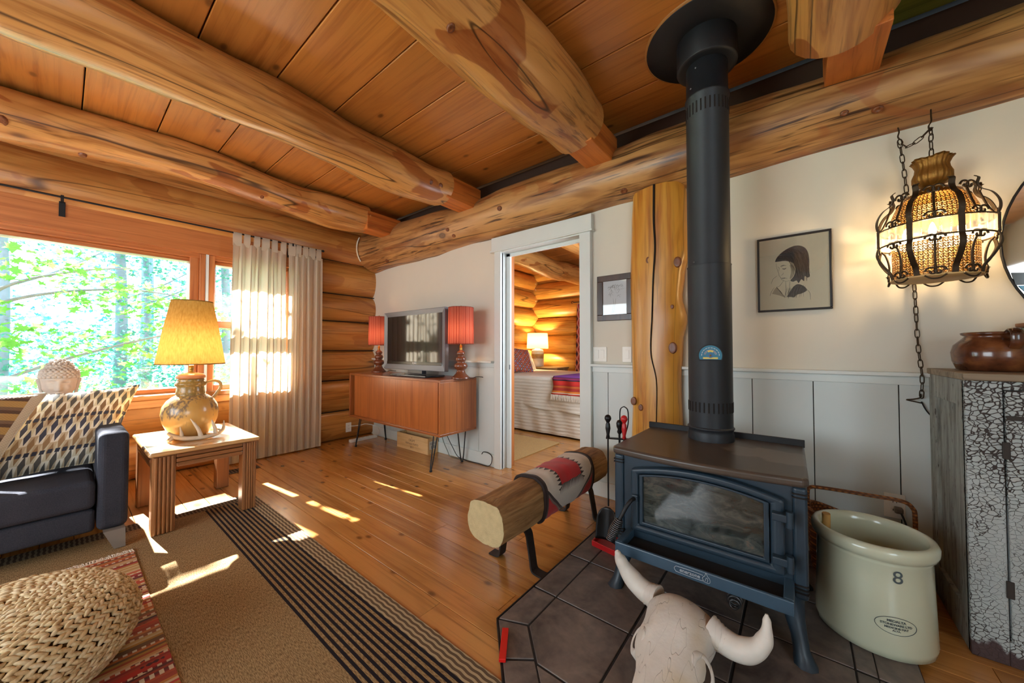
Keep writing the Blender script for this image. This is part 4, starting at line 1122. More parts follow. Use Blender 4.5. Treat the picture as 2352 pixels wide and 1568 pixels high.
def cr2(pts, n=5, closed=True):
    P = [Vector((p[0], p[1], 0)) for p in pts]
    if closed: P = P + [P[0]]
    return [(v.x, v.y) for v in bez(P, n)][:-1 if closed else None]


hair = [(415, 615), (440, 560), (520, 490), (640, 440), (760, 432), (860, 480), (915, 570), (930, 700), (925, 820), (935, 910), (900, 925), (860, 900), (850, 970), (810, 940), (770, 990), (740, 950), (690, 960), (650, 935), (705, 870), (730, 760), (700, 690), (640, 650), (560, 625), (480, 620)]
flat(po, 'hair_shading', cr2([U(*p) for p in hair]), graphm)
coat_ = [(590, 1180), (640, 1100), (700, 1030), (760, 1005), (840, 1040), (890, 1100), (860, 1130), (800, 1150), (740, 1160), (700, 1195), (650, 1185)]
flat(po, 'shoulder_shading', cr2([U(*p) for p in coat_]), graphm)


def stroke(parent, pts, w=0.0016, mat=None, yy=2.589):
    q = bez([(p[0], yy, p[1]) for p in pts], 6)
    MB().tube(q, [w * (0.5 + 0.5 * math.sin(PI * (i + 1) / (len(q) + 1))) for i in range(len(q))], 5, flat=0.4).build('pencil_line', mat or graph_line, parent)


for L in ([(430, 640), (440, 700), (455, 760), (470, 800), (478, 840), (500, 870), (510, 900), (540, 920), (580, 940), (650, 935)],
          [(455, 700), (480, 720), (470, 770)], [(505, 715), (545, 695), (590, 700)], [(530, 735), (560, 745), (590, 735)], [(500, 840), (530, 830), (545, 805)], [(510, 885), (550, 882), (600, 900)], [(700, 700), (735, 760), (715, 870), (650, 935)],
          [(575, 945), (580, 1050), (575, 1180)], [(545, 925), (480, 1000), (430, 1010)], [(440, 1015), (500, 1110), (570, 1190)], [(640, 950), (630, 1050), (600, 1130)], [(440, 840), (380, 880), (350, 950)], [(400, 1010), (350, 1080), (330, 1140)], [(890, 1100), (930, 1150), (940, 1250)]):
    stroke(po, [U(*p) for p in L])
r3 = random.Random(21)
for k in range(70):                                            # strand lines combed back over the head
    t = k / 69
    a = (450 + 420 * t + r3.uniform(-20, 20), 560 - 110 * math.sin(PI * min(1, t * 1.1)) + r3.uniform(-8, 18))
    e = (720 + 210 * t + r3.uniform(-30, 25), 800 + 130 * t * 0.6 + r3.uniform(-60, 110))
    m1 = (a[0] + (e[0] - a[0]) * 0.45 + 45 * (1 - t), a[1] + (e[1] - a[1]) * 0.35 - 30)
    stroke(po, [U(*a), U(*m1), U(*e)], 0.0010 if k % 3 else 0.0016, graphm if k % 2 else graph_line, 2.5885)
for k in range(24):
    x_ = r3.uniform(600, 880)
    stroke(po, [U(x_, 1020 + r3.uniform(0, 40)), U(x_ - 30, 1090 + r3.uniform(-10, 30)), U(x_ - 50 + r3.uniform(-20, 20), 1150 + r3.uniform(0, 60))], 0.0011, graphm if k % 2 else graph_line, 2.5885)
for L in ([(500, 700), (540, 690), (575, 698)], [(528, 740), (556, 752), (585, 742)], [(515, 888), (545, 892), (570, 888)], [(430, 1015), (470, 1060), (520, 1120)]):
    stroke(po, [U(*p) for p in L], 0.0032, graphm)
flat(po, 'cheek_shading', cr2([U(*p) for p in [(640, 700), (700, 720), (715, 800), (690, 880), (640, 910), (660, 800)]]), graph2, yy=2.5898)
flat(po, 'sleeve_shading', cr2([U(*p) for p in [(360, 1110), (430, 1020), (500, 1100), (560, 1180), (460, 1140)]]), graph2, yy=2.5898)

sm = framed('tree_drawing', 'small ink drawing of a gnarled tree in a dark burl frame', -1.212, -0.935, 1.338, 1.684, 0.045, frame_w, wpaper)
r2 = random.Random(12)
T = lambda u, v: (-1.165 + u * 0.19, 1.385 + v * 0.25)
for L in ([(.42, .05), (.46, .2), (.5, .32), (.52, .48)], [(.36, .06), (.40, .2), (.44, .33), (.42, .48)], [(.34, .04), (.46, .08), (.55, .05)], [(.38, .14), (.47, .12)], [(.40, .24), (.50, .26)]):
    stroke(sm, [T(*p) for p in L], 0.0012, graph_line)
for k in range(26):
    u, v = r2.uniform(.2, .75), r2.uniform(.5, .88)
    stroke(sm, [T(u, v), T(u + r2.uniform(.04, .1), v + r2.uniform(-.05, .07)), T(u + r2.uniform(.08, .2), v + r2.uniform(-.08, .05))], 0.0009, graph_line)
for k in range(7):
    u = 0.2 + 0.09 * k
    stroke(sm, [T(u, .8), T(u + .04, .9 - .05 * abs(k - 3) / 3), T(u + .1, .82)], 0.0012, graph_line)
# ================================================================ hearth and stove
tile_m = G('slate_tile'); x, y, z = tile_m.P()
n1 = tile_m.noise(tile_m.vec(x * 7, y * 7, z), 1, 5, 0.6, 0.6); n2 = tile_m.noise(tile_m.vec(x * 40, y * 40, z), 1, 3)
tilem = tile_m.end(tile_m.bsdf(tile_m.ramp(n1 * 0.8 + n2 * 0.2, [(0.32, lin(70, 64, 62)), (0.5, lin(104, 93, 88)), (0.68, lin(130, 117, 108))]), 0.42, bump=tile_m.bump(n1, 0.15, 0.01)))
grout = plain('dark_grout', (38, 36, 38), 0.85)
he = thing('tiled_hearth', 'octagonal hearth pad of brown slate tiles under the stove', 'hearth', (-0.33, 1.6, 0))
HX0, HX1, HY0, HY1 = -0.975, 0.315, 0.72, 2.572
cut = 0.41
outer = [(HX0, HY0 + cut), (HX0 + cut, HY0), (HX1 - cut, HY0), (HX1, HY0 + cut), (HX1, HY1), (HX0, HY1)]
MB().prism(outer, 0.0165, 'z', 0.0).build('grout_bed', grout, he)
MB().prism([(HX0 - 0.006, HY0 + cut - 0.002), (HX0 + cut - 0.002, HY0 - 0.006), (HX0 + cut, HY0), (HX0, HY0 + cut)], 0.02, 'z', 0.0).build('edge_strip', black_iron, he)
MB().box(HX0 - 0.006, HX0, HY0 + cut, HY1, 0, 0.02).build('edge_strip', black_iron, he)
G_ = 0.0048; BW = 0.118


def tile(poly):
    c = Vector((sum(p[0] for p in poly) / len(poly), sum(p[1] for p in poly) / len(poly), 0))
    pp = []
    for p in poly:
        d = Vector((p[0], p[1], 0)) - c; pp.append(c + d * (1 - G_ * 1.3 / max(d.length, 0.02)))
    MB().prism([(p.x, p.y) for p in pp], 0.02, 'z', 0.0).build('tile', tilem, he, bevel=0.0025)


def clip(poly, nx, ny, c):
    """keep nx*x+ny*y >= c"""
    out = []
    for a, b in zip(poly, poly[1:] + poly[:1]):
        da, db = nx * a[0] + ny * a[1] - c, nx * b[0] + ny * b[1] - c
        if da >= 0: out.append(a)
        if da * db < 0:
            t = da / (da - db); out.append((a[0] + (b[0] - a[0]) * t, a[1] + (b[1] - a[1]) * t))
    return out


ys = [2.572, 2.386, 2.053, 1.72, 1.387]
ix0, ix1 = HX0 + BW, HX1 - BW
off = BW * (math.sqrt(2) - 1)                                  # inner octagon corners
iy = HY0 + BW
iyc = HY0 + cut + BW * 0.414
for a, b in zip(ys, ys[1:] + [iyc]):
    tile([(HX0, b if b != iyc else HY0 + cut), (ix0, b), (ix0, a), (HX0, a)])
    tile([(ix1, b), (HX1, b if b != iyc else HY0 + cut), (HX1, a), (ix1, a)])
icx0, icx1 = HX0 + cut + BW * 0.414, HX1 - cut - BW * 0.414
O1, O2, I1, I2 = Vector((HX0, HY0 + cut)), Vector((HX0 + cut, HY0)), Vector((ix0, iyc)), Vector((icx0, iy))
for k in range(3):
    tile([tuple(O1.lerp(O2, k / 3)), tuple(O1.lerp(O2, (k + 1) / 3)), tuple(I1.lerp(I2, (k + 1) / 3)), tuple(I1.lerp(I2, k / 3))])
O1, O2, I1, I2 = Vector((HX1 - cut, HY0)), Vector((HX1, HY0 + cut)), Vector((icx1, iy)), Vector((ix1, iyc))
for k in range(3):
    tile([tuple(O1.lerp(O2, k / 3)), tuple(O1.lerp(O2, (k + 1) / 3)), tuple(I1.lerp(I2, (k + 1) / 3)), tuple(I1.lerp(I2, k / 3))])
tile([(HX0 + cut, HY0), (-0.33, HY0), (-0.33, iy), (icx0, iy)]); tile([(-0.33, HY0), (HX1 - cut, HY0), (icx1, iy), (-0.33, iy)])
xs = [ix0 + 0.333 * k for k in range(4)] + [ix1]
if xs[-1] - xs[-2] < 0.03: xs.pop(-2)
ysf = [2.572, 2.386, 2.053, 1.72, 1.387, 1.054, iy]
for a, b in zip(xs, xs[1:]):
    for y1_, y0_ in zip(ysf, ysf[1:]):
        p = [(a, y0_), (b, y0_), (b, y1_), (a, y1_)]
        p = clip(p, 1, 1, I1.x * 0 + (ix0 + iyc))
        p = clip(p, -1, 1, (-ix1 + iyc)) if p else p
        if len(p) > 2: tile(p)

rb = MB().obox((-0.867, 1.04, 0.0275), 0.0125, 0.072, 0.0065, -45 * D2R + PI / 2 - 90 * D2R + 45 * D2R + 40 * D2R - 5 * D2R).build('red_bar', plain('red_paint', (206, 24, 18), 0.4), bevel=0.002)
tag(rb, 'short flat red bar lying on the hearth edge', 'bar')

# ---- wood stove
enam = plain('stove_enamel', (34, 51, 64), 0.42, vary=0.12, scale=40, bump=0.06)
enam_top = G('stove_top'); x, y, z = enam_top.P(False)
n1 = enam_top.noise(enam_top.vec(x * 7, y * 7, z), 1, 4)
n2 = enam_top.noise(enam_top.vec(x * 50, y * 50, z), 1, 2)
wear = (1 - (((x - 0.24).abs() * 6).max((y - 0.02).abs() * 9) + (n1 - 0.5) * 1.6).step(0.8, 1.0)) * 0.55
topm = enam_top.end(enam_top.bsdf(enam_top.mix(wear, enam_top.mix(n1 * 0.7 + n2 * 0.3, lin(58, 48, 42), lin(86, 74, 64)), lin(124, 112, 98)), 0.36))
sv = thing('wood_stove', 'blue-black wood stove with an arched glass door on cast legs', 'stove', (-0.34, 1.9, 0.02))
SX = -0.337
# top plate with a bowed front edge
pts = [(-0.70, 1.66), (-0.69, 1.635)] + [(SX + t * 0.34, 1.635 - 0.035 * (1 - t * t)) for t in [i / 8 - 1 for i in range(1, 16)]] + [(0.012, 1.635), (0.025, 1.66), (0.018, 2.20), (-0.692, 2.20)]
MB().prism(pts, 0.034, 'z', 0.628).build('top_plate', topm, sv, bevel=0.012, seg=4)
MB().box(-0.70, 0.02, 2.19, 2.205, 0.655, 0.69).build('rear_lip', black_iron, sv, bevel=0.002)
MB().box(-0.665, -0.01, 1.668, 2.18, 0.215, 0.63).build('body', enam, sv, bevel=0.012, seg=3)
for sx in (-1, 1):                                             # convex corner columns with slot vents
    c = MB().box(SX + sx * 0.335 - 0.022, SX + sx * 0.335 + 0.022, 1.655, 2.17, 0.225, 0.625).build('side_shield', enam, sv, bevel=0.012, seg=4)
    for zz in (0.598, 0.585, 0.275, 0.262, 0.249):
        MB().box(SX + sx * 0.335 - 0.0225, SX + sx * 0.335 + 0.0225, 1.652, 1.70, zz, zz + 0.005).build('slot', dark_gap, c)


def arch(x0, x1, z0, z1, rise, n=14):
    return [(x0, z0), (x1, z0)] + [(x1 + (x0 - x1) * k / n, z1 + rise * (1 - (2 * k / n - 1) ** 2)) for k in range(n + 1)]


def arch_ring(mb, o, i_, y0, y1, yo=None):
    n = len(o); vs = [(p[0], y0, p[1]) for p in o] + [(p[0], y0 if yo is None else yo, p[1]) for p in i_] + [(p[0], y1, p[1]) for p in o] + [(p[0], y1, p[1]) for p in i_]
    fs = []
    for k in range(n):
        j = (k + 1) % n
        fs += [(k, j, n + j, n + k), (2 * n + k, 2 * n + j, 3 * n + j, 3 * n + k), (k, j, 2 * n + j, 2 * n + k), (n + k, n + j, 3 * n + j, 3 * n + k)]
    return mb.add(vs, fs)


do = arch(-0.607, -0.045, 0.30, 0.575, 0.04); di = arch(-0.572, -0.088, 0.330, 0.556, 0.028); dg = arch(-0.553, -0.108, 0.347, 0.548, 0.026)
door = arch_ring(MB(), do, di, 1.628, 1.668).build('door_frame', enam, sv, bevel=0.012, seg=4)
arch_ring(MB(), arch(-0.569, -0.091, 0.333, 0.554, 0.028), dg, 1.632, 1.668).build('inner_frame', enam, door, bevel=0.003)
g = G('soot_reflection_glass')
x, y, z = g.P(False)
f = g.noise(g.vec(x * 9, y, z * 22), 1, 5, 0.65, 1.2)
pln = g.bsdf(g.ramp(f, [(0.3, lin(24, 28, 27)), (0.5, lin(48, 56, 54)), (0.62, lin(74, 78, 74)), (0.75, lin(104, 84, 74))]), 0.07, Specular__IOR__Level=0.9)  # greenish reflection painted into the ramp along with soot and ash tones
soot_refl = g.end(pln)
MB().prism(dg, 0.006, 'y', 1.645).build('glass', soot_refl, door)
ash = plain('ash', (150, 118, 98), 0.9, vary=0.25, scale=30)
for zz in (0.52, 0.365):
    h = MB().box(-0.082, -0.03, 1.60, 1.66, zz - 0.014, zz + 0.014).build('hinge', enam, sv, bevel=0.004)
    MB().tube([(-0.03, 1.605, zz - 0.028), (-0.03, 1.605, zz + 0.028)], 0.011, 10).build('hinge_pin', enam, h)
# latch, handle and coil grip
MB().box(-0.597, -0.57, 1.615, 1.66, 0.437, 0.465).build('latch', enam, sv, bevel=0.003)
H0, H1, H2 = Vector((-0.585, 1.615, 0.45)), Vector((-0.615, 1.57, 0.40)), Vector((-0.668, 1.535, 0.272))
hd = MB().tube(bez([H0, (-0.594, 1.59, 0.442), H1, H2], 6), 0.0085, 10).build('door_handle', black_iron, sv)
coil = []
for k in range(200):
    t = k / 199; c = H1.lerp(H2, 0.28 + 0.72 * t); ax = (H2 - H1).normalized(); s1 = ax.cross(Vector((0, 0, 1))).normalized(); s2 = ax.cross(s1); a = t * 13 * 2 * PI; rr = 0.0135 + 0.007 * math.sin(PI * min(1, t * 1.1))
    coil.append(c + s1 * rr * math.cos(a) + s2 * rr * math.sin(a))
MB().tube(coil, 0.0035, 6).build('coil_grip', plain('coil_steel', (96, 96, 98), 0.35, metal=0.8), hd)
# ash lip: open tray along the front
TX0, TX1 = -0.635, -0.02
mb = MB().box(TX0, TX1, 1.525, 1.67, 0.246, 0.254)
tr = mb.build('ash_lip_floor', plain('soot_black', (20, 18, 18), 0.9), sv)
mb = MB().box(TX0, TX1, 1.515, 1.528, 0.238, 0.286); mb.box(TX0 - 0.0, TX0 + 0.03, 1.528, 1.67, 0.25, 0.286); mb.box(TX1 - 0.03, TX1, 1.528, 1.67, 0.25, 0.286)
mb.build('ash_lip', plain('lip_enamel', (56, 78, 96), 0.36, vary=0.1, scale=30, bump=0.05), sv, bevel=0.004)
silver = plain('silver_lettering', (190, 196, 204), 0.3, metal=0.5)
lt = text_mesh('enerzone', 0.019, 0.0006, bold=0.0003).xf(Matrix.Translation((-0.336, 1.5145, 0.262)) @ Matrix.Rotation(PI / 2, 4, 'X')).build('maker_lettering', silver, sv)
for L in ([(-0.385, 0.272), (-0.33, 0.2735), (-0.29, 0.272)], [(-0.385, 0.2515), (-0.33, 0.250), (-0.29, 0.2515)], [(-0.385, 0.272), (-0.392, 0.262), (-0.385, 0.2515)],
          [(-0.287, 0.25), (-0.292, 0.262), (-0.284, 0.272), (-0.280, 0.283), (-0.274, 0.272), (-0.268, 0.266), (-0.266, 0.256), (-0.272, 0.249), (-0.287, 0.25)], [(-0.283, 0.253), (-0.279, 0.266), (-0.274, 0.262), (-0.276, 0.252)]):
    q = bez([(p[0], 1.5143, p[1]) for p in L], 5); MB().tube(q, 0.0009, 5).build('flame_emblem', silver, sv)
# cast legs
for sx in (-1, 1):
    for ly, sy in ((1.70, -1), (2.10, 1)):
        bx_ = SX + sx * 0.295
        R = []
        for zz, ox, oy, w, d in ((0.235, 0.0, 0.0, 0.055, 0.05), (0.20, 0.005, -0.005, 0.048, 0.045), (0.15, 0.02, 0.02, 0.032, 0.032), (0.10, 0.032, 0.038, 0.026, 0.026), (0.06, 0.038, 0.05, 0.026, 0.026), (0.035, 0.044, 0.058, 0.032, 0.032), (0.021, 0.05, 0.066, 0.036, 0.036)):
            cx_, cy_ = bx_ + sx * ox, ly + sy * oy
            R.append([(cx_ + w * math.cos(a), cy_ + d * math.sin(a), zz) for a in [2 * PI * (k + 0.5) / 8 for k in range(8)]])
        MB().rings(R).build('leg', enam, sv)
kc = [Vector((-0.205, 1.70 - 0.06 * t + 0.0, 0.185)) for t in (0, 1)]
kn = MB().tube([(-0.205, 1.74, 0.2), (-0.205, 1.66, 0.165)], 0.006, 8).build('air_control', black_iron, sv)
co = []
for k in range(120):
    t = k / 119; a = t * 6 * 2 * PI; rr = 0.007 + 0.017 * math.sin(PI * (0.12 + 0.8 * t))
    co.append(Vector((-0.205 + rr * math.cos(a), 1.665 - 0.045 * t, 0.168 - 0.03 * t + rr * math.sin(a))))
MB().tube(co, 0.0038, 6).build('coil_knob', bpy.data.materials['coil_steel'], kn)
MB().box(-0.55, -0.1, 1.72, 2.12, 0.16, 0.215).build('ash_pan_housing', enam, sv, bevel=0.01)

# ---- stove pipe, ceiling collar, thermometer
pipe_m = plain('pipe_black', (32, 35, 40), 0.5, metal=0.2, vary=0.15, scale=30, bump=0.05)
PXY = Vector((-0.356, 2.09, 0))
sp = thing('stove_pipe', 'matte black stove pipe rising from the stove to the ceiling plate', 'pipe', (PXY.x, PXY.y, 0.662))
rp = 0.101
MB().lathe([(rp + 0.004, 0.662), (rp + 0.004, 0.69), (rp + 0.001, 0.70), (rp + 0.001, 0.715), (rp + 0.006, 0.72), (rp + 0.006, 0.725), (rp, 0.73)], PXY, 40).build('base_collar', pipe_m, sp)
lowp = MB().lathe([(rp, 0.73), (rp, 1.545), (rp + 0.002, 1.55)], PXY, 40).build('pipe_section', pipe_m, sp)
upp = MB().lathe([(rp - 0.002, 1.54), (rp - 0.002, 2.42), (rp + 0.003, 2.425), (rp + 0.003, 2.435), (rp - 0.004, 2.44), (rp - 0.004, 2.70)], PXY, 40).build('pipe_section', pipe_m, sp)
MB().lathe([(0.125, 2.60), (0.14, 2.60), (0.142, 2.605), (0.142, 2.742)], PXY, 40).build('support_box', pipe_m, sp)
MB().lathe([(0.14, 2.738), (0.292, 2.738), (0.295, 2.744), (0.295, 2.7495)], PXY, 56).build('ceiling_plate', pipe_m, sp)
MB().lathe([(0.29, 2.742), (0.302, 2.742), (0.304, 2.7495)], PXY, 56, caps=(False, False)).build('plate_trim_ring', plain('tan_trim', (176, 124, 66), 0.6), sp)
for base, par, zz, h in ((0, lowp, 0.805, 0.05), (1, upp, 2.33, 0.06)):
    for k in range(30):
        a = 2 * PI * k / 30
        if math.sin(a) > 0.5: continue
        rr = rp + 0.0006 - (0.002 if base else 0)
        MB().obox(PXY + Vector((rr * math.cos(a), rr * math.sin(a), zz + h / 2)), 0.0012, 0.0032, h / 2, a).build('vent_slot', dark_gap, par)
for a, zz in ((-2.1, 1.565), (-2.2, 2.47), (-1.9, 2.56)):
    MB().lathe([(0.005, 0), (0.004, 0.003), (0.0, 0.004)], (0, 0, 0), 8).xf(Matrix.Translation(PXY + Vector((rp * math.cos(a), rp * math.sin(a), zz))) @ Vector((math.cos(a), math.sin(a), 0)).to_track_quat('Z', 'Y').to_matrix().to_4x4()).build('screw', iron_grey, sp)
th = thing('stove_thermometer', 'blue half-round magnetic thermometer on the stove pipe', 'thermometer', (0, 0, 0))
D_ = [(0.055 * math.cos(a), 0.055 * math.sin(a)) for a in [-0.45 + (PI + 0.9) * k / 28 for k in range(29)]]
MB().prism(D_, 0.006, 'y', -0.006).build('dial_rim', black_iron, th, origin=(0, 0, 0), bevel=0.001)
dface = [(0.05 * math.cos(a), 0.05 * math.sin(a)) for a in [-0.40 + (PI + 0.8) * k / 28 for k in range(29)]]
dl = MB().prism(dface, 0.0012, 'y', -0.0072).build('dial', plain('dial_blue', (52, 122, 150), 0.3), th, origin=(0, 0, 0))
for r0, r1, a0, a1, rgb in ((0.018, 0.026, 1.0, 2.1, (222, 196, 96)), (0.027, 0.0285, 0.2, 2.95, (220, 170, 150)), (0.022, 0.0235, 0.2, 0.95, (216, 170, 150)), (0.022, 0.0235, 2.2, 2.95, (216, 170, 150)), (0.0, 0.012, 0.0, 2 * PI, (60, 110, 160))):
    pl = [(r1 * math.cos(a0 + (a1 - a0) * k / 20), r1 * math.sin(a0 + (a1 - a0) * k / 20)) for k in range(21)] + [(r0 * math.cos(a1 - (a1 - a0) * k / 20), r0 * math.sin(a1 - (a1 - a0) * k / 20)) for k in range(21)]
    if r0 == 0: pl = pl[:20]
    MB().prism(pl, 0.0006, 'y', -0.0078).build('scale_band', plain('dial_%d%d' % (rgb[0], int(r1 * 1e4)), rgb, 0.4), dl, origin=(0, 0, 0))
for k in range(10):
    a = 0.1 + (PI - 0.2) * k / 9
    MB().obox((0.038 * math.cos(a), -0.0076, 0.038 * math.sin(a)), 0.0045, 0.0004, 0.0016, Matrix.Rotation(-(a - PI / 2), 3, 'Y')).build('scale_mark', silver, dl, origin=(0, 0, 0))
MB().box(-0.032, 0.032, -0.0078, -0.0070, -0.0165, -0.0085).build('legend_strip', bpy.data.materials['dial_222260'], dl, origin=(0, 0, 0))
MB().lathe([(0.005, 0), (0.003, 0.003), (0, 0.0035)], (0, 0, 0), 10).xf(Matrix.Translation((0, -0.0078, 0)) @ Matrix.Rotation(PI / 2, 4, 'X')).build('pivot', brass, dl, origin=(0, 0, 0))
ta = math.atan2(-2.09, 0.356) + 0.02
pose(th, Matrix.Translation(PXY + Vector(((rp + 0.001) * math.cos(ta), (rp + 0.001) * math.sin(ta), 1.09))) @ Matrix.Rotation(ta + PI / 2, 4, 'Z'))

# ---- beam bench with striped saddle blanket
bwood = G('weathered_beam'); x, y, z = bwood.P(False)
n1 = bwood.noise(bwood.vec(x * 9, y * 0.9, z * 9), 1, 6, 0.65, 0.9); n2 = bwood.noise(bwood.vec(x * 34, y * 2.2, z * 34), 1, 5, 0.65, 0.5)
endf = (y + 1.27 - 1.27).abs() * 0
colw = bwood.ramp(n1 * 0.6 + n2 * 0.4, [(0.34, lin(66, 45, 27)), (0.46, lin(134, 97, 58)), (0.58, lin(178, 138, 90)), (0.76, lin(196, 164, 118))])
bwm = bwood.end(bwood.bsdf(colw, 0.75, bump=bwood.bump(n2 * 0.6 + n1 * 0.6, 0.9, 0.02)))
bend = plain('sawn_end_grain', (190, 168, 124), 0.85, vary=0.25, scale=30, bump=0.5)
bc_ = thing('beam_bench', 'rough timber beam bench on bent iron strap legs', 'bench', (-1.16, 1.85, 0))
B0, B1 = Vector((-1.17, 1.275, 0.30)), Vector((-1.165, 2.40, 0.31))
sec = [(-0.118, -0.03), (-0.105, 0.06), (-0.06, 0.092), (0.045, 0.095), (0.085, 0.055), (0.098, -0.02), (0.08, -0.085), (0.02, -0.108), (-0.06, -0.098), (-0.105, -0.07)]


def bench_ring(t, grow=0.0, n=40):
    c = B0.lerp(B1, t); P = cr2(sec, 8); out = []
    for k, p in enumerate(P):
        d = 1 + 0.05 * mnoise.noise(Vector((t * 3, p[0] * 9, p[1] * 9))) + 0.05 * mnoise.noise(Vector((t * 11, p[0] * 20, p[1] * 20)))
        ang_ = math.atan2(p[1], p[0])
        d -= 0.0 if grow else 0.035 * abs(mnoise.noise(Vector((t * 1.3, math.cos(ang_) * 5, math.sin(ang_) * 5)))) + 0.03 * max(0, mnoise.noise(Vector((t * 2.0 + 5, math.cos(ang_) * 11, math.sin(ang_) * 11))))
        d2 = 0.0 if grow else (-0.10 * math.exp(-((t - 0.02) / 0.16) ** 2) * max(0, math.sin(math.atan2(p[1], p[0]))) ** 6 * (1 + mnoise.noise(Vector((t * 30, p[0] * 30, 0)))))
        s_ = 1.08 + 0.06 * t if True else 1
        r = math.hypot(*p); out.append(Vector((c.x + p[0] * s_ * (d + d2) + grow * p[0] / r, c.y, c.z + p[1] * s_ * 0.93 * (d + d2) + grow * p[1] / r)))
    return out


MB().rings([bench_ring(i / 60) for i in range(61)]).build('beam', bwm, bc_, origin=(0, 0, 0))
e0 = bench_ring(0.0)
MB().rings([[p + Vector((0, -0.001, 0)) for p in e0], [p + Vector((0, -0.003, 0)) for p in e0]], smooth=False).build('end_face', bend, bc_)
e1 = bench_ring(1.0)
MB().rings([[p + Vector((0, 0.001, 0)) for p in e1], [p + Vector((0, 0.003, 0)) for p in e1]], smooth=False).build('end_face', bend, bc_)
strap = plain('forged_strap', (44, 40, 38), 0.55, metal=0.4, vary=0.3, scale=40, bump=0.2)
for ly in (1.50, 2.20):
    for s_ in (-1, 1):
        q = bez([(-1.16 + s_ * 0.03, ly, 0.208), (-1.16 + s_ * 0.07, ly, 0.19), (-1.16 + s_ * 0.085, ly, 0.13), (-1.16 + s_ * 0.098, ly, 0.06), (-1.16 + s_ * 0.108, ly, 0.016), (-1.16 + s_ * 0.135, ly, 0.0055), (-1.16 + s_ * 0.178, ly, 0.0045)], 6)
        w = 0.026; mb = MB(); R = []
        for i, p in enumerate(q):
            t = (q[min(i + 1, len(q) - 1)] - q[max(i - 1, 0)]).normalized(); nn = Vector((-t.z, 0, t.x)) * 0.0042
            R.append([p + nn + Vector((0, -w, 0)), p + nn + Vector((0, w, 0)), p - nn + Vector((0, w, 0)), p - nn + Vector((0, -w, 0))])
        mb.rings(R, smooth=False).build('strap_leg', strap, bc_)
g = G('saddle_blanket'); u, v = g.UV()
dx = (u - 0.5).abs(); dy = (v - 0.5).abs()
teeth1 = ((v * 36).frac() - 0.5).abs() * 0.09; teeth2 = ((u * 24).frac() - 0.5).abs() * 0.09
m = (dx * 1.45).max(dy * 1.25 + dx * 0.30)
red, wht, blk, gry = lin(190, 26, 30), lin(214, 204, 190), lin(40, 28, 28), lin(120, 98, 90)
nz = g.noise(g.vec(u * 120, v * 120, 0.0), 1, 3)
corner = dx * 1.0 + dy * 0.75
col = g.mix(corner > 0.53, wht, blk)
col = g.mix(corner > 0.56, col, gry)
col = g.mix(corner > 0.585, col, red)
mm = (dx / 0.20).max(dy / 0.20)
tt = g.mix((dx / 0.185) > (dy / 0.17), (1, 1, 1, 1), (0, 0, 0, 1))
teeth = ((dx / 0.20) > (dy / 0.20)) * teeth1 + (1 - ((dx / 0.20) > (dy / 0.20))) * teeth2
col = g.mix((mm + teeth * 9.0) < 1.36, col, blk)
col = g.mix(mm < 1.0, col, red)
edge = dy > 0.455
col = g.mix(edge, col, blk)
col = g.mix(nz * 0.25, col, lin(90, 70, 62))
wv = (u * 600).sin() * (v * 600).sin()
blm = g.end(g.bsdf(col, 0.92, bump=g.bump(wv * 0.5 + nz, 0.3, 0.002), Sheen__Weight=0.15))
sb = thing('saddle_blanket', 'red, cream and black geometric blanket wrapped over the timber bench', 'blanket', (-1.16, 1.93, 0.2))
T0, T1 = 0.31, 0.80


def blk_pt(u, v):
    t = T0 + (T1 - T0) * v + 0.02 * math.sin(u * 5) ; ring = bench_ring(t, 0.007)
    n = len(ring)
    # unwrap from lower left, over the top, to lower right
    idx = (u * 0.74 - 0.10) * n
    j = int(math.floor(idx)); f_ = idx - j
    p = ring[j % n].lerp(ring[(j + 1) % n], f_)
    return p + Vector((0, 0, 0.002 * math.sin(v * 40)))


mb = MB().grid(blk_pt, 60, 40)
o = mb.build('weave', blm, sb, origin=(0, 0, 0)); mo = o.modifiers.new('thick', 'SOLIDIFY'); mo.thickness = 0.005; mo.offset = 1
for v in (0.0, 1.0):
    q = [blk_pt(i / 40, v) for i in range(41)]
    MB().tube(q, 0.009, 8).build('rolled_edge', plain('blanket_edge', (44, 32, 30), 0.95, bump=0.4, scale=60) if v == 0 else bpy.data.materials['blanket_edge'], sb)

# ---- fire irons on a red-based stand
tool_b = plain('tool_black', (24, 24, 26), 0.35, metal=0.3)
tool_r = plain('tool_red', (186, 28, 30), 0.35)
ts = thing('tool_stand', 'black fire iron stand on a red tray beside the stove', 'stand', (-0.835, 1.96, 0.0))
mb = MB(); pan = [(-0.915, 1.875), (-0.76, 1.85), (-0.735, 2.03), (-0.80, 2.07), (-0.915, 2.02)]
ps = MB().prism(pan, 0.008, 'z', 0.0202).build('tray', tool_r, ts, bevel=0.002)
for a, b in zip(pan, pan[1:] + pan[:1]):
    A, B_ = Vector((*a, 0)), Vector((*b, 0)); c = (A + B_) / 2; d = B_ - A
    MB().obox((c.x, c.y, 0.0355), d.length / 2 + 0.003, 0.005, 0.015, math.atan2(d.y, d.x)).build('tray_rim', tool_r, ts, bevel=0.002)
SP_ = Vector((-0.80, 1.985, 0))
MB().tube([SP_ + Vector((0, 0, 0.028)), SP_ + Vector((0, 0, 0.64))], 0.006, 10).build('post', tool_b, ts)
MB().lathe([(0.008, 0.64), (0.014, 0.65), (0.010, 0.665), (0.016, 0.68), (0.018, 0.70), (0.012, 0.715), (0.0, 0.72)], SP_, 14).build('post_knob', tool_b, ts)
MB().obox(SP_ + Vector((0, 0, 0.612)), 0.075, 0.012, 0.004, 0.35).build('crossbar', tool_b, ts, bevel=0.002)


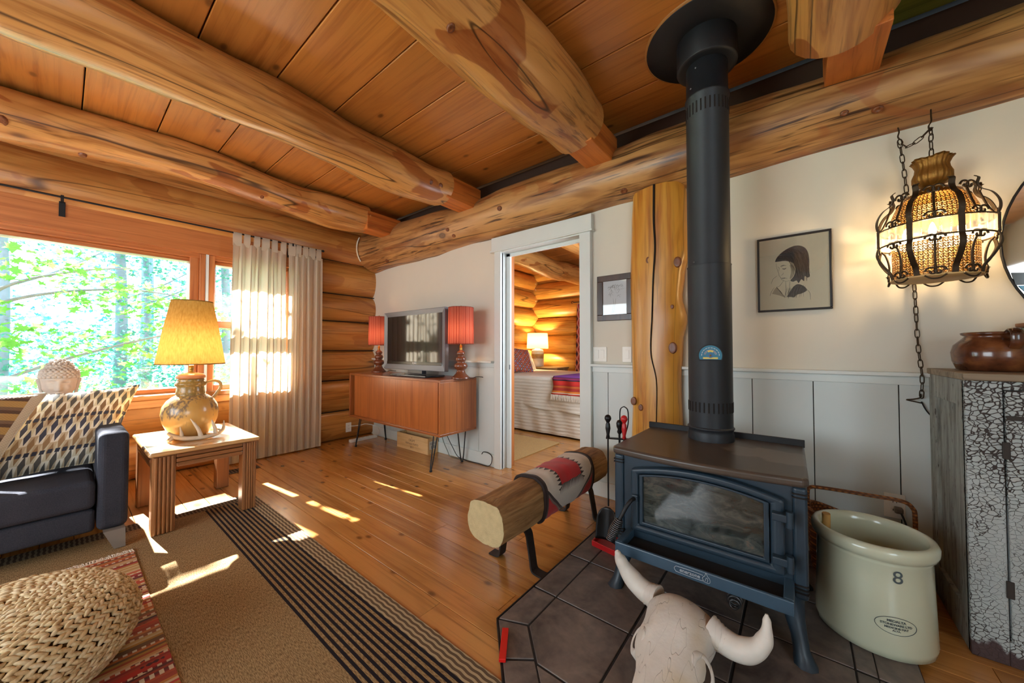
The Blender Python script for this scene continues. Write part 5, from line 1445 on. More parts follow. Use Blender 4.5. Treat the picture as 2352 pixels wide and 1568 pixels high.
def iron(name, label, x, y, ztop, zbot, hm, cat):
    t = thing(name, label, cat, (x, y, zbot), 'fire irons by the stove')
    MB().lathe([(0.006, -0.125), (0.011, -0.12), (0.008, -0.105), (0.014, -0.07), (0.012, -0.045), (0.008, -0.038), (0.010, -0.034), (0.018, -0.02), (0.019, -0.012), (0.015, 0.0), (0.006, 0.006), (0, 0.007)], (x, y, ztop), 16).build('handle', hm, t)
    MB().tube([(x, y, ztop - 0.12), (x, y, zbot)], 0.0045, 8).build('rod', tool_b, t)
    return t


shv = iron('fire_shovel', 'black fire shovel hanging on the fire iron stand', -0.845, 1.93, 0.745, 0.24, tool_b, 'shovel')
def shov(u, v):
    w = interp([(0, 0.012), (0.12, 0.045), (0.4, 0.058), (1, 0.06)], v)
    a = 2 * u - 1
    return (-0.845 + a * w, 1.925 - 0.02 * v - 0.02 * (a * a) * min(1, v * 4), 0.235 - 0.175 * v)
o = MB().grid(shov, 12, 12).build('blade', tool_b, shv); mo = o.modifiers.new('thick', 'SOLIDIFY'); mo.thickness = 0.003
brn = iron('fire_poker', 'red-handled fire poker on the fire iron stand', -0.755, 1.94, 0.75, 0.09, tool_r, 'poker')
MB().tube(bez([(-0.755, 1.94, 0.10), (-0.755, 1.94, 0.08), (-0.745, 1.92, 0.075), (-0.735, 1.91, 0.09)], 5), 0.0045, 8).build('hook', tool_b, brn)
tg = thing('fire_tongs', 'black loop-handled fire tongs behind the shovel', 'tongs', (-0.79, 2.03, 0.12), 'fire irons by the stove')
for s_ in (-1, 1):
    q = bez([(-0.79, 2.03, 0.60), (-0.79 + s_ * 0.010, 2.03, 0.64), (-0.79 + s_ * 0.024, 2.03, 0.70), (-0.79 + s_ * 0.022, 2.03, 0.77), (-0.79, 2.03, 0.79)], 6)
    mb = MB().tube(q, 0.006, 8, flat=0.5); mb.build('loop_handle', tool_b, tg)
    MB().tube([(-0.79 + s_ * 0.002, 2.03, 0.60), (-0.79 + s_ * 0.02, 2.03, 0.35), (-0.79 + s_ * 0.004, 2.03, 0.12)], 0.0045, 8).build('arm', tool_b, tg)

# ---- bison skull on the hearth
sk_m = G('bleached_bone'); x, y, z = sk_m.P(False)
n1 = sk_m.noise(sk_m.vec(x * 12, y * 12, z * 12), 1, 5, 0.6); ck = sk_m.noise(sk_m.vec(x * 26, y * 5, z * 8), 1, 2, 0.5, 0.3)
ckm = 1 - (ck - 0.5).abs().step(0.0, 0.008)
n3 = sk_m.noise(sk_m.vec(x * 4, y * 4, z * 4), 1, 3)
colb = sk_m.mix(n3.step(0.45, 0.7) * 0.6, sk_m.mix(n1, lin(196, 186, 176), lin(228, 222, 214)), lin(196, 168, 118))
colb = sk_m.mix(ckm * 0.28, colb, lin(110, 96, 84))
bonem = sk_m.end(sk_m.bsdf(colb, 0.6, bump=sk_m.bump(n1 - ckm * 0.6, 0.4, 0.008)))
sk = thing('bison_skull', 'bleached bison skull with upturned horns on the hearth tiles', 'skull', (-0.34, 1.3, 0.02))
R = []
secs = [  # y, half width, z bottom, z top, centre x
    (1.475, .035, .10, .16), (1.462, .085, .08, .195), (1.43, .108, .05, .222), (1.39, .118, .035, .232), (1.345, .104, .028, .226), (1.30, .103, .024, .212), (1.258, .116, .022, .190), (1.215, .100, .021, .172), (1.17, .080, .021, .158),
    (1.12, .074, .021, .142), (1.06, .070, .021, .122), (1.00, .062, .021, .104), (0.95, .052, .021, .086), (0.91, .036, .022, .066), (0.89, .012, .03, .05)]
for yy, hw, zb, zt in secs:
    ring = []
    for k in range(28):
        a = 2 * PI * k / 28; cc, ss = math.cos(a), math.sin(a)
        zx = (zb + zt) / 2 + (zt - zb) / 2 * (abs(ss) ** 0.8) * (1 if ss > 0 else -1)
        xx = -0.342 + hw * (abs(cc) ** 0.75) * (1 if cc > 0 else -1) * (0.86 if ss > 0.6 else 1)
        d = 0.009 * mnoise.noise(Vector((xx * 16, yy * 16, zx * 16)))
        ring.append((xx + d, yy, max(zx + d, 0.021)))
    R.append(ring)
mb = MB().rings(R)
mb.build('cranium', bonem, sk, sub=1, origin=(-0.342, 1.3, 0.02))
dkb = plain('socket_hollow', (58, 44, 34), 0.9)
for s_ in (-1, 1):
    c = Vector((-0.342 + s_ * 0.097, 1.25, 0.122)); nrm = Vector((s_ * 0.80, -0.34, 0.48)).normalized(); q = nrm.to_track_quat('Z', 'Y').to_matrix().to_4x4()
    rim = MB().lathe([(0.05, -0.055), (0.048, -0.012), (0.042, 0.005), (0.034, 0.010), (0.026, 0.006), (0.02, 0.0), (0.0, -0.001)], (0, 0, 0), 24, squash=(1, 1.2)).xf(Matrix.Translation(c) @ q).build('eye_socket', bonem, sk)
    MB().lathe([(0.0255, 0.0075), (0.018, 0.005), (0.0, 0.004)], (0, 0, 0), 20, squash=(1, 1.2)).xf(Matrix.Translation(c) @ q).build('hollow', dkb, rim)
    MB().lathe([(0.001, -0.06), (0.012, -0.045), (0.018, 0), (0.012, 0.045), (0.001, 0.06)], (0, 0, 0), 10).xf(Matrix.Translation((-0.342 + s_ * 0.030, 1.0, 0.108)) @ Matrix.Rotation(PI / 2 - 0.25, 4, 'X')).build('nasal_hollow', dkb, sk)
HL = [Vector(p) for p in ((-0.43, 1.44, 0.165), (-0.478, 1.45, 0.165), (-0.525, 1.455, 0.185), (-0.562, 1.45, 0.225), (-0.582, 1.435, 0.27), (-0.583, 1.415, 0.305))]
HR = [Vector(p) for p in ((-0.255, 1.40, 0.165), (-0.205, 1.39, 0.150), (-0.155, 1.385, 0.150), (-0.112, 1.385, 0.178), (-0.090, 1.39, 0.225), (-0.088, 1.40, 0.285))]
for H_ in (HL, HR):
    q = bez(H_, 8); L_ = len(q)
    core = MB().tube(q[:10], [0.046 - 0.001 * i + 0.003 * (i % 2) for i in range(10)], 16).build('horn_core', bonem, sk)
    MB().tube(q[7:], [interp([(0, .040), (.3, .037), (.65, .025), (.9, .012), (1, .004)], i / (L_ - 8)) for i in range(L_ - 7)], 18).build('horn', plain('horn_bone', (214, 206, 196), 0.5, vary=0.14, scale=14, bump=0.2) if H_ is HL else bpy.data.materials['horn_bone'], sk)

# ---- stoneware crock with wood stick
sw = plain('stoneware', (196, 200, 176), 0.22, vary=0.05, scale=8, Coat__Weight=0.5)
CK = Vector((0.215, 2.008, 0.0205))
cr_ = thing('stoneware_crock', 'tall cream stoneware crock numbered eight beside the stove', 'crock', CK)
MB().lathe([(0.0, 0.0), (0.155, 0.0), (0.168, 0.006), (0.172, 0.03), (0.169, 0.12), (0.165, 0.25), (0.163, 0.325), (0.166, 0.333), (0.164, 0.338), (0.176, 0.345), (0.181, 0.36), (0.181, 0.378), (0.174, 0.39), (0.163, 0.393), (0.153, 0.386), (0.15, 0.36), (0.15, 0.1), (0.145, 0.02), (0.0, 0.015)], CK, 64, caps=(False, False)).build('body', sw, cr_)
inkb = plain('stamp_ink', (72, 84, 88), 0.5)


def wrap(mb, ang, zc, r=0.1665):
    for i, p in enumerate(mb.v):
        a = ang + p.x / r; rr = r + 0.0012 + p.z
        mb.v[i] = CK + Vector((rr * math.cos(a), rr * math.sin(a), zc + p.y))
    return mb


A0 = math.atan2(-0.16, 0.03)
A8 = math.atan2(1.842 - 2.008, 0.268 - 0.215)
wrap(text_mesh('8', 0.062, 0.0003), A8, 0.292, 0.1645).build('number_eight', inkb, cr_)
for body, dz, sz in (('MEDALTA', 0.0135, 0.0115), ('STONEWARE LTD', 0.0015, 0.0105), ('MEDICINE HAT', -0.0095, 0.0095), ('ALTA.', -0.0185, 0.0085)):
    wrap(text_mesh(body, sz, 0.0003, bold=0.0002), A8 - 0.05, 0.128 + dz, 0.169).build('stamp_lettering', inkb, cr_)
ov = MB().tube([(0.056 * math.cos(a), 0.030 * math.sin(a), 0) for a in [2 * PI * k / 48 for k in range(48)]], 0.0009, 5, loop=True)
wrap(ov, A8 - 0.05, 0.126, 0.169).build('stamp_oval', inkb, cr_)
stk = MB().tube([(0.085, 2.04, 0.10), (0.083, 1.99, 0.44)], [0.012, 0.014], 8).build('kindling_stick', plain('raw_kindling', (196, 150, 84), 0.7))
tag(stk, 'pale kindling stick poking out of the crock', 'stick')

# ---- wicker basket behind the crock
wick = G('wicker'); x, y, z = wick.P(False)
s1 = (z * 420).sin() * 0.5 + 0.5; s2 = ((x + y) * 260 + (z * 67).floor() * PI).sin() * 0.5 + 0.5
wickm = wick.end(wick.bsdf(wick.mix(s1 * s2, lin(92, 50, 20), lin(190, 120, 56)), 0.6, bump=wick.bump(s1 * 0.5 + s2 * 0.5, 0.6, 0.004)))
bk = thing('wicker_basket', 'brown wicker basket with a long arched handle behind the crock', 'basket', (0.21, 2.38, 0))
def bask(h, g_):
    tilt = lambda p: Vector((p.x, p.y, p.z - (0.11 * max(0, p.x - 0.03) / 0.37 * min(1, max(0, (p.z - 0.12) / 0.18)))))
    return [tilt(v_) for v_ in [Vector((0.215 + (0.185 + g_) * abs(math.cos(a)) ** 0.6 * (1 if math.cos(a) > 0 else -1), 2.43 + (0.115 + g_) * abs(math.sin(a)) ** 0.6 * (1 if math.sin(a) > 0 else -1), h)) for a in [2 * PI * k / 48 for k in range(48)]]]
MB().rings([bask(0.0205, -0.012), bask(0.12, 0), bask(0.30, 0.004), bask(0.31, -0.008), bask(0.12, -0.012), bask(0.03, -0.02)]).build('body', wickm, bk, origin=(0, 0, 0))
MB().tube(bask(0.312, 0.0), 0.011, 8, loop=True).build('rim', wickm, bk, origin=(0, 0, 0))
MB().tube(bez([(0.032, 2.40, 0.30), (0.030, 2.40, 0.38), (0.04, 2.40, 0.415), (0.1, 2.40, 0.424), (0.25, 2.40, 0.428), (0.36, 2.40, 0.428), (0.395, 2.40, 0.405), (0.402, 2.40, 0.36), (0.40, 2.40, 0.20)], 6), 0.0085, 10).build('handle', wickm, bk, origin=(0, 0, 0))

# ---- crackled old cupboard at the right edge
ckp = G('crackled_paint'); x, y, z = ckp.P(False)
wrp = ckp.noise(ckp.vec(x * 20, y * 20, z * 20), 1, 3)
vd = ckp.voro(ckp.vec(x * 62 + wrp * 2.2, y * 62 + wrp * 2.2, z * 74 + wrp * 2.2), 1.0, 'DISTANCE_TO_EDGE', 'Distance', 0.9)
dens = ckp.noise(ckp.vec(x * 5, y * 5, z * 2.2), 1, 3)
crk = 1 - (vd - (dens - 0.40) * 0.34).step(0.0, 0.05)
tone = ckp.noise(ckp.vec(x * 9, y * 9, z * 3), 1, 4)
colc = ckp.mix(tone, lin(140, 147, 147), lin(190, 198, 198))
colc = ckp.mix(crk, colc, lin(50, 40, 36))
low = (1 - (z + ckp.noise(ckp.vec(x * 40, y * 40, z * 6), 1, 2) * 0.09 - 0.045).step(0.05, 0.07))
colc = ckp.mix(low, colc, lin(70, 52, 52))
crackm = ckp.end(ckp.bsdf(colc, 0.7, bump=ckp.bump(crk * -1.0, 0.6, 0.003)))
wornp = G('worn_paint'); x, y, z = wornp.P(False)
t1 = wornp.noise(wornp.vec(x * 30, y * 30, z * 4), 1, 5, 0.65); t2 = wornp.noise(wornp.vec(x * 70, y * 70, z * 16), 1, 3)
wornm = wornp.end(wornp.bsdf(wornp.mix(t2.step(0.62, 0.7), wornp.ramp(t1, [(0.3, lin(100, 98, 90)), (0.55, lin(152, 153, 144)), (0.75, lin(176, 178, 170))]), lin(64, 52, 44)), 0.75, bump=wornp.bump(t1, 0.3, 0.004)))
oc = thing('old_cupboard', 'old grey cupboard with heavily crackled white paint', 'cupboard', (0.95, 2.33, 0))
OX0, OX1, OY0, OY1, OZ = 0.485, 1.45, 2.105, 2.57, 1.005
MB().box(OX0 + 0.03, OX1, OY0 + 0.03, OY1, 0.0, OZ).build('carcass', wornm, oc, origin=(0, 0, 0))
MB().box(OX0 - 0.006, OX1 + 0.02, OY0 - 0.014, OY1, OZ, OZ + 0.027).build('top_board', wood('cupboard_top', 'x', (150, 132, 108), (112, 92, 70), (60, 44, 34), 0.6, knot=1.0, crack=0.6), oc, bevel=0.004)
# left side: stiles, rails, recessed panel
for b in ((OX0, OX0 + 0.03, OY0 + 0.012, OY0 + 0.10, 0.0, OZ), (OX0, OX0 + 0.03, OY1 - 0.09, OY1, 0.0, OZ), (OX0, OX0 + 0.03, OY0 + 0.10, OY1 - 0.09, OZ - 0.10, OZ), (OX0, OX0 + 0.03, OY0 + 0.10, OY1 - 0.09, 0.0, 0.14)):
    MB().box(*b).build('side_rail', wornm, oc, origin=(0, 0, 0), bevel=0.003)
MB().box(OX0 + 0.014, OX0 + 0.04, OY0 + 0.10, OY1 - 0.09, 0.14, OZ - 0.10).build('side_panel', wornm, oc, origin=(0, 0, 0))
# front: corner stile, rails, door with hinges
MB().box(OX0, OX0 + 0.088, OY0, OY0 + 0.03, 0.0, OZ).build('front_stile', crackm, oc, origin=(0, 0, 0), bevel=0.004)
MB().box(OX0 + 0.088, OX1, OY0, OY0 + 0.03, OZ - 0.03, OZ).build('front_rail', crackm, oc, origin=(0, 0, 0), bevel=0.003)
dr = MB().box(OX0 + 0.092, OX1 - 0.09, OY0 - 0.004, OY0 + 0.026, 0.09, OZ - 0.033).build('cupboard_door', crackm, oc, origin=(0, 0, 0), bevel=0.003)
MB().box(OX0 + 0.088, OX1, OY0, OY0 + 0.03, 0.0, 0.088).build('front_rail', crackm, oc, origin=(0, 0, 0), bevel=0.003)
for zz in (0.76, 0.27):
    MB().box(OX0 + 0.082, OX0 + 0.100, OY0 - 0.0075, OY0, zz - 0.03, zz + 0.03).build('hinge', plain('rusty_iron', (60, 54, 50), 0.7, metal=0.4) if zz > .5 else bpy.data.materials['rusty_iron'], dr, origin=(0, 0, 0), bevel=0.002)
MB().box(OX0 + 0.093, OX0 + 0.16, OY0 - 0.0078, OY0 - 0.003, 0.868, 0.884).build('latch_plate', bpy.data.materials['rusty_iron'], dr, origin=(0, 0, 0), bevel=0.001)

# ---- pots on the cupboard
potb = G('brown_glaze'); x, y, z = potb.P(False)
n1 = potb.noise(potb.vec(x * 14, y * 14, z * 20), 1, 4)
potm = potb.end(potb.bsdf(potb.ramp(n1, [(0.3, lin(52, 28, 18)), (0.5, lin(96, 52, 30)), (0.72, lin(130, 80, 44))]), 0.2, Coat__Weight=0.4))
JG = Vector((0.625, 2.37, 1.032))
jg = thing('brown_jug', 'squat brown glazed bean pot with an ear handle on the cupboard', 'pot', JG)
MB().lathe([(0.0, 0), (0.088, 0.0), (0.098, 0.006), (0.11, 0.04), (0.113, 0.075), (0.106, 0.105), (0.082, 0.132), (0.074, 0.142), (0.084, 0.148), (0.086, 0.156), (0.074, 0.16), (0.066, 0.15), (0.07, 0.12), (0.09, 0.08), (0.08, 0.02), (0.0, 0.016)], JG, 40, caps=(False, False)).build('body', potm, jg, origin=JG)
q = bez([JG + Vector((0.02, -0.075, 0.152)), JG + Vector((0.024, -0.098, 0.164)), JG + Vector((0.026, -0.118, 0.15)), JG + Vector((0.026, -0.118, 0.115)), JG + Vector((0.024, -0.104, 0.095))], 6)
MB().tube(q, 0.018, 10, flat=0.45).build('handle', potm, jg)
JR = Vector((0.79, 2.5, 1.032))
gj = thing('storage_jar', 'grey-green storage jar with a wooden lid behind the bean pot', 'jar', JR)
MB().lathe([(0.0, 0), (0.06, 0), (0.066, 0.01), (0.068, 0.12), (0.055, 0.15), (0.05, 0.165), (0.056, 0.17), (0.056, 0.178), (0.0, 0.18)], JR, 28, caps=(False, False)).build('body', plain('jar_glaze', (150, 150, 122), 0.25), gj)
MB().lathe([(0.066, 0.18), (0.07, 0.184), (0.07, 0.196), (0.02, 0.202), (0.012, 0.222), (0.0, 0.224)], JR, 28).build('lid', plain('lid_wood', (136, 92, 60), 0.5), gj)

# ---- round mirror with flat black and blue segments laid on
g = G('mirror_silver'); mirm = g.end(g.bsdf((0.75, 0.75, 0.76, 1), 0.03, 1.0))
MC = Vector((1.235, 2.585, 1.585)); MR = 0.525
mi = thing('glass_mirror', 'round black-rimmed mirror with a blue segment at the right edge', 'mirror', (MC.x, 2.58, MC.z - MR))
MB().prism([(MC.x + MR * math.cos(a), MC.z + MR * math.sin(a)) for a in [2 * PI * k / 64 for k in range(64)]], 0.008, 'y', 2.582).build('mirror_glass', mirm, mi)
MB().tube([Vector((MC.x + MR * math.cos(a), 2.584, MC.z + MR * math.sin(a))) for a in [2 * PI * k / 64 for k in range(64)]], 0.005, 8, loop=True).build('rim', black_iron, mi)
def seg_(a0, a1, name, mat, yy):
    MB().prism([(MC.x + (MR - 0.004) * math.cos(a0 + (a1 - a0) * k / 12), MC.z + (MR - 0.004) * math.sin(a0 + (a1 - a0) * k / 12)) for k in range(13)], 0.003, 'y', yy).build(name, mat, mi)
A_ = lambda d: d * D2R
MB().prism([(0.735, 1.455), (0.95, 1.43), (0.95, 1.385), (0.745, 1.40)], 0.003, 'y', 2.578).build('black_segment', plain('black_gloss', (14, 14, 16), 0.08), mi)
MB().prism([(0.752, 1.396), (0.95, 1.38), (0.95, 1.22), (0.86, 1.22)], 0.003, 'y', 2.578).build('blue_segment', plain('blue_gloss', (14, 120, 170), 0.08), mi)

# ---- hanging lantern with crystal band
LC = Vector((0.475, 2.385, 0))
ln = thing('crown_lantern', 'brass crown lantern with a band of lit crystals hanging from the beam', 'lantern', (LC.x, LC.y, 1.42))
bron = plain('aged_bronze', (66, 52, 36), 0.45, metal=0.7, vary=0.3, scale=60, bump=0.2)
gold = plain('gilded_cup', (150, 106, 44), 0.4, metal=0.7, vary=0.3, scale=40, bump=0.3)
g = G('pierced_brass'); u, v = g.UV()
a_ = (u * 58 + v * 7).frac(); b_ = (v * 7).frac()
c_ = ((a_ - 0.5) * (a_ - 0.5) + (b_ - 0.5) * (b_ - 0.5)).sqrt()
ringm = ((c_ - 0.35).abs() < 0.13) + (a_ < 0.2) + (c_ < 0.12)
solid = ringm.sat()
pb_ = g.bsdf(lin(120, 84, 36), 0.45, 0.6)
pierced = g.end(g.mixs(solid, g.node('ShaderNodeBsdfTransparent', Color=(1, 1, 1, 1)), pb_))
MB().lathe([(0.128, 1.433), (0.128, 1.585)], LC, 64, caps=(False, False), uv=True).build('lower_drum', pierced, ln, origin=LC)
MB().lathe([(0.132, 1.672), (0.128, 1.72), (0.112, 1.765), (0.085, 1.795)], LC, 64, caps=(False, False), uv=True).build('upper_drum', pierced, ln, origin=LC)
g = G('amber_diffuser'); cd = (1, 0.80, 0.48, 1)
diff = g.end(g.mixs(0.8, g.node('ShaderNodeBsdfDiffuse', Color=cd), g.node('ShaderNodeBsdfTranslucent', Color=cd)))
MB().lathe([(0.0, 1.428), (0.134, 1.428), (0.136, 1.432), (0.134, 1.437)], LC, 48).build('bottom_plate', plain('bottom_frost', (216, 176, 116), 0.6), ln)
for zz in (1.588, 1.660):
    MB().tube([LC + Vector((0.172 * math.cos(a), 0.172 * math.sin(a), zz)) for a in [2 * PI * k / 48 for k in range(48)]], 0.0035, 6, loop=True).build('band_ring', bron, ln)
g = G('crystal'); crm = g.end(g.mixs(0.30, g.node('ShaderNodeBsdfTransparent', Color=(1, 0.97, 0.9, 1)), g.bsdf((1, 0.97, 0.9, 1), 0.05, Transmission__Weight=0.0, Specular__IOR__Level=0.8)))
for k in range(40):
    a = 2 * PI * k / 40
    o = MB().obox(LC + Vector((0.172 * math.cos(a), 0.172 * math.sin(a), 1.624)), 0.006, 0.0115, 0.033, a).build('crystal', crm, ln, bevel=0.003)
g = G('filament_glow'); fil = g.end(g.node('ShaderNodeEmission', Color=(1, 0.78, 0.42, 1), Strength=40))
for k in range(6):
    a = 2 * PI * k / 6 + 0.3
    c = LC + Vector((0.09 * math.cos(a), 0.09 * math.sin(a), 0))
    MB().lathe([(0.004, 1.60), (0.011, 1.612), (0.012, 1.63), (0.006, 1.652), (0.001, 1.662)], c, 10).build('candle_bulb', fil, ln)
bulb_light('crown_lantern_light', LC + Vector((0, 0, 1.625)), 15, (1.0, 0.72, 0.40), 0.035)
# eight S-shaped straps in two tiers
for k in range(8):
    a = 2 * PI * k / 8 + 0.22
    er, et = Vector((math.cos(a), math.sin(a), 0)), Vector((-math.sin(a), math.cos(a), 0))
    for prof in ([(0.135, 1.435), (0.142, 1.465), (0.165, 1.50), (0.184, 1.54), (0.185, 1.565), (0.178, 1.588)], [(0.178, 1.66), (0.185, 1.685), (0.182, 1.715), (0.165, 1.75), (0.138, 1.775), (0.128, 1.80), (0.132, 1.822), (0.122, 1.832)]):
        q = bez([LC + er * p[0] + Vector((0, 0, p[1])) for p in prof], 6); R = []
        for i, p in enumerate(q):
            t = (q[min(i + 1, len(q) - 1)] - q[max(i - 1, 0)]).normalized(); nn = t.cross(et).normalized() * 0.0016; w = et * 0.0095
            R.append([p + nn - w, p + nn + w, p - nn + w, p - nn - w])
        MB().rings(R, smooth=False).build('strap', bron, ln)
    MB().obox(LC + er * 0.181 + Vector((0, 0, 1.624)), 0.0016, 0.0095, 0.038, a).build('strap_link', bron, ln)
    # scroll ornaments between the straps
    b = a + PI / 8; er2, et2 = Vector((math.cos(b), math.sin(b), 0)), Vector((-math.sin(b), math.cos(b), 0))
    for zc, rr in ((1.445, 0.139), (1.672, 0.168), (1.578, 0.165), (1.79, 0.128)):
        mb = MB()
        for s_ in (-1, 1):
            q = []
            for i in range(22):
                t = i / 21; w = t * 2.2 * PI; rd = 0.018 * (1 - t) + 0.003
                q.append(LC + er2 * rr + et2 * s_ * (0.019 - 0.0 + rd * math.cos(w) * 0.9 - 0.009) + Vector((0, 0, zc + rd * math.sin(w) * (1 if zc < 1.6 or zc > 1.75 else 1))))
            mb.tube(q, 0.0042, 6)
        mb.lathe([(0.0, -0.004), (0.008, 0), (0.0, 0.004)], LC + er2 * (rr + 0.003) + Vector((0, 0, zc + 0.012)), 8, caps=(False, False))
        mb.build('scroll_ornament', bron, ln)
    q = bez([LC + er2 * 0.142 + Vector((0, 0, 1.45)), LC + er2 * 0.136 + Vector((0, 0, 1.5)), LC + er2 * 0.148 + Vector((0, 0, 1.56)), LC + er2 * 0.17 + Vector((0, 0, 1.587))], 5)
    MB().tube(q, 0.004, 6).build('rib', bron, ln)
    q = bez([LC + er2 * 0.17 + Vector((0, 0, 1.662)), LC + er2 * 0.15 + Vector((0, 0, 1.70)), LC + er2 * 0.135 + Vector((0, 0, 1.745)), LC + er2 * 0.124 + Vector((0, 0, 1.785))], 5)
    MB().tube(q, 0.004, 6).build('rib', bron, ln)
    q = bez([LC + er2 * 0.136 + et2 * 0.03 + Vector((0, 0, 1.43)), LC + er2 * 0.14 + et2 * 0.012 + Vector((0, 0, 1.416)), LC + er2 * 0.14 - et2 * 0.012 + Vector((0, 0, 1.416)), LC + er2 * 0.136 - et2 * 0.03 + Vector((0, 0, 1.43))], 5)
    MB().tube(q, 0.0035, 6).build('hanging_scroll', bron, ln)
# crown cap and leaf cup
MB().lathe([(0.088, 1.79), (0.085, 1.803), (0.06, 1.812), (0.05, 1.826), (0.036, 1.834), (0.03, 1.842)], LC, 40).build('crown_cap', gold, ln)
R = []
for r0, zz, lobe in ((0.03, 1.842, 0), (0.05, 1.85, .01), (0.06, 1.868, .02), (0.06, 1.89, .02), (0.052, 1.912, .02), (0.05, 1.93, .03), (0.057, 1.948, .04), (0.066, 1.960, .05), (0.056, 1.952, .04), (0.044, 1.925, .03), (0.02, 1.915, 0)):
    R.append([LC + Vector((r0 * (1 + lobe * math.cos(5 * w) + 0.04 * math.cos(20 * w)) * math.cos(w), r0 * (1 + lobe * math.cos(5 * w) + 0.04 * math.cos(20 * w)) * math.sin(w), zz + 0.012 * (lobe / 0.2) * math.cos(5 * w))) for w in [2 * PI * k / 80 for k in range(80)]])
MB().rings(R).build('leaf_cup', gold, ln)
MB().tube([LC + Vector((0.012 * math.cos(a), 0, 1.955 + 0.016 * math.sin(a))) for a in [2 * PI * k / 20 for k in range(20)]], 0.003, 6, loop=True).build('top_ring', bron, ln)

# ---- chains
def link_mesh():
    mb = MB(); q = []
    for k in range(24):
        a = 2 * PI * k / 24; q.append(Vector((0.0075 * math.cos(a), 0, 0.0165 * math.sin(a) + (0.006 if math.sin(a) > 0 else -0.006))))
    return mb.tube(q, 0.0021, 6, loop=True).mesh('chain_link')


LM = link_mesh(); LM.materials.append(bron)
lch = thing('lantern_chain', 'bronze link chain swagged from the beam hook and hanging down the wall', 'chain', (0.47, 2.5, 0.95))


def chain(path, step=0.0375):
    P = bez(path, 20); acc = 0; prev = P[0]; k = 0; nxt = step / 2
    for p in P[1:]:
        d = (p - prev).length
        while acc + d >= nxt:
            t = (nxt - acc) / d; c = prev.lerp(p, t); dr_ = (p - prev).normalized()
            o = bpy.data.objects.new('chain_link', LM); COL.objects.link(o); o.parent = lch
            q = dr_.to_track_quat('Z', 'X').to_matrix().to_4x4()
            m = Matrix.Translation(c - Vector((0.47, 2.5, 0.95))) @ q @ Matrix.Rotation((k % 2) * PI / 2 + 0.6, 4, 'Z')
            o.location, o.rotation_euler = m.to_translation(), m.to_euler()
            k += 1; nxt += step
        acc += d; prev = p


chain([(0.482, 2.42, 2.115), LC + Vector((0.002, 0.01, 2.05)), LC + Vector((0, 0, 1.965))])
chain([(0.482, 2.42, 2.115), (0.45, 2.46, 2.09), (0.425, 2.50, 2.09), (0.41, 2.53, 2.12), (0.405, 2.55, 2.15)])
chain([(0.405, 2.55, 2.15), (0.425, 2.568, 1.95), (0.44, 2.586, 1.7), (0.45, 2.586, 1.4), (0.455, 2.58, 1.15), (0.458, 2.538, 1.0), (0.46, 2.562, 0.90)])
MB().tube(bez([(0.50, 2.50, 2.235), (0.492, 2.46, 2.19), (0.486, 2.43, 2.15), (0.475, 2.415, 2.125), (0.48, 2.42, 2.105), (0.49, 2.43, 2.12)], 6), 0.003, 6).build('ceiling_hook', bron, lch)
MB().tube(bez([(0.405, 2.57, 2.22), (0.405, 2.55, 2.19), (0.40, 2.545, 2.165), (0.408, 2.55, 2.15)], 5), 0.003, 6).build('ceiling_hook', bron, lch)
MB().tube(bez([(0.46, 2.58, 0.905), (0.455, 2.56, 0.89), (0.43, 2.56, 0.88), (0.41, 2.562, 0.876), (0.44, 2.565, 0.868), (0.465, 2.57, 0.862)], 5), 0.003, 6).build('wall_hook', bron, lch)
MB().tube(bez([(0.46, 2.568, 0.87), (0.475, 2.572, 0.83), (0.50, 2.575, 0.79), (0.53, 2.575, 0.74)], 6), 0.003, 6).build('cord', black_iron, lch)
# ================================================================ bedroom through the doorway
g = G('quilted_cotton'); x, y, z = g.P(False)
q1 = (z * 150).sin() * 0.5 + 0.5; nn = g.noise(g.vec(x * 10, y * 10, z * 22), 1, 4)
quilt = g.end(g.bsdf(g.mix(nn * 0.6 + q1 * 0.2, lin(214, 206, 192), lin(240, 234, 222)), 0.85, bump=g.bump(q1 * 0.4 + nn, 0.5, 0.012)))
bed = thing('bed', 'bed with a white coverlet and quilted skirt seen through the doorway', 'bed', (-3.0, 4.65, 0))
MB().box(-4.02, -1.9, 3.98, 5.36, 0.10, 0.45).build('box_spring', quilt, bed)
MB().box(-4.02, -1.88, 3.965, 5.38, 0.45, 0.735).build('mattress', quilt, bed, bevel=0.05, seg=4)
def cover(u, v):
    # hangs on the near side, over the top
    s = v * 2.0; w = 0.012 * mnoise.noise(Vector((u * 9, v * 9, 2)))
    hem = 0.345 + 0.035 * math.sin(u * 4.0 + 0.5) + 0.012 * math.sin(u * 17)
    xx = -4.02 + 2.16 * u
    if s < 0.42: return (xx, 3.945 - 0.012 * math.sin(u * 24 + s * 5) * (1 - s / 0.42) + w, hem + (0.735 - hem) * s / 0.42)
    if s < 0.5: t = (s - 0.42) / 0.08; return (xx, 3.945 + 0.035 * t * t, 0.735 + 0.022 * math.sin(t * PI / 2))
    return (xx, 3.98 + 1.40 * (s - 0.5) / 1.5, 0.757 + 0.01 * mnoise.noise(Vector((u * 5, s * 4, 7))))
MB().grid(cover, 70, 60).build('coverlet', quilt, bed, origin=(0, 0, 0))
def skirt(x0, x1, y0):
    return lambda u, v: (x0 + (x1 - x0) * u, y0 + 0.006 * math.sin(u * 30 + v * 2) + 0.01 * (1 - v), 0.025 + 0.42 * v)
MB().grid(skirt(-3.12, -1.88, 3.955), 40, 10).build('skirt_panel', quilt, bed, origin=(0, 0, 0))
MB().grid(skirt(-4.02, -3.135, 3.962), 40, 10).build('skirt_panel', quilt, bed, origin=(0, 0, 0))
g = G('serape_stripes'); x, y, z = g.P(False)
s_ = ((y - 3.9) * 0.0 + z)
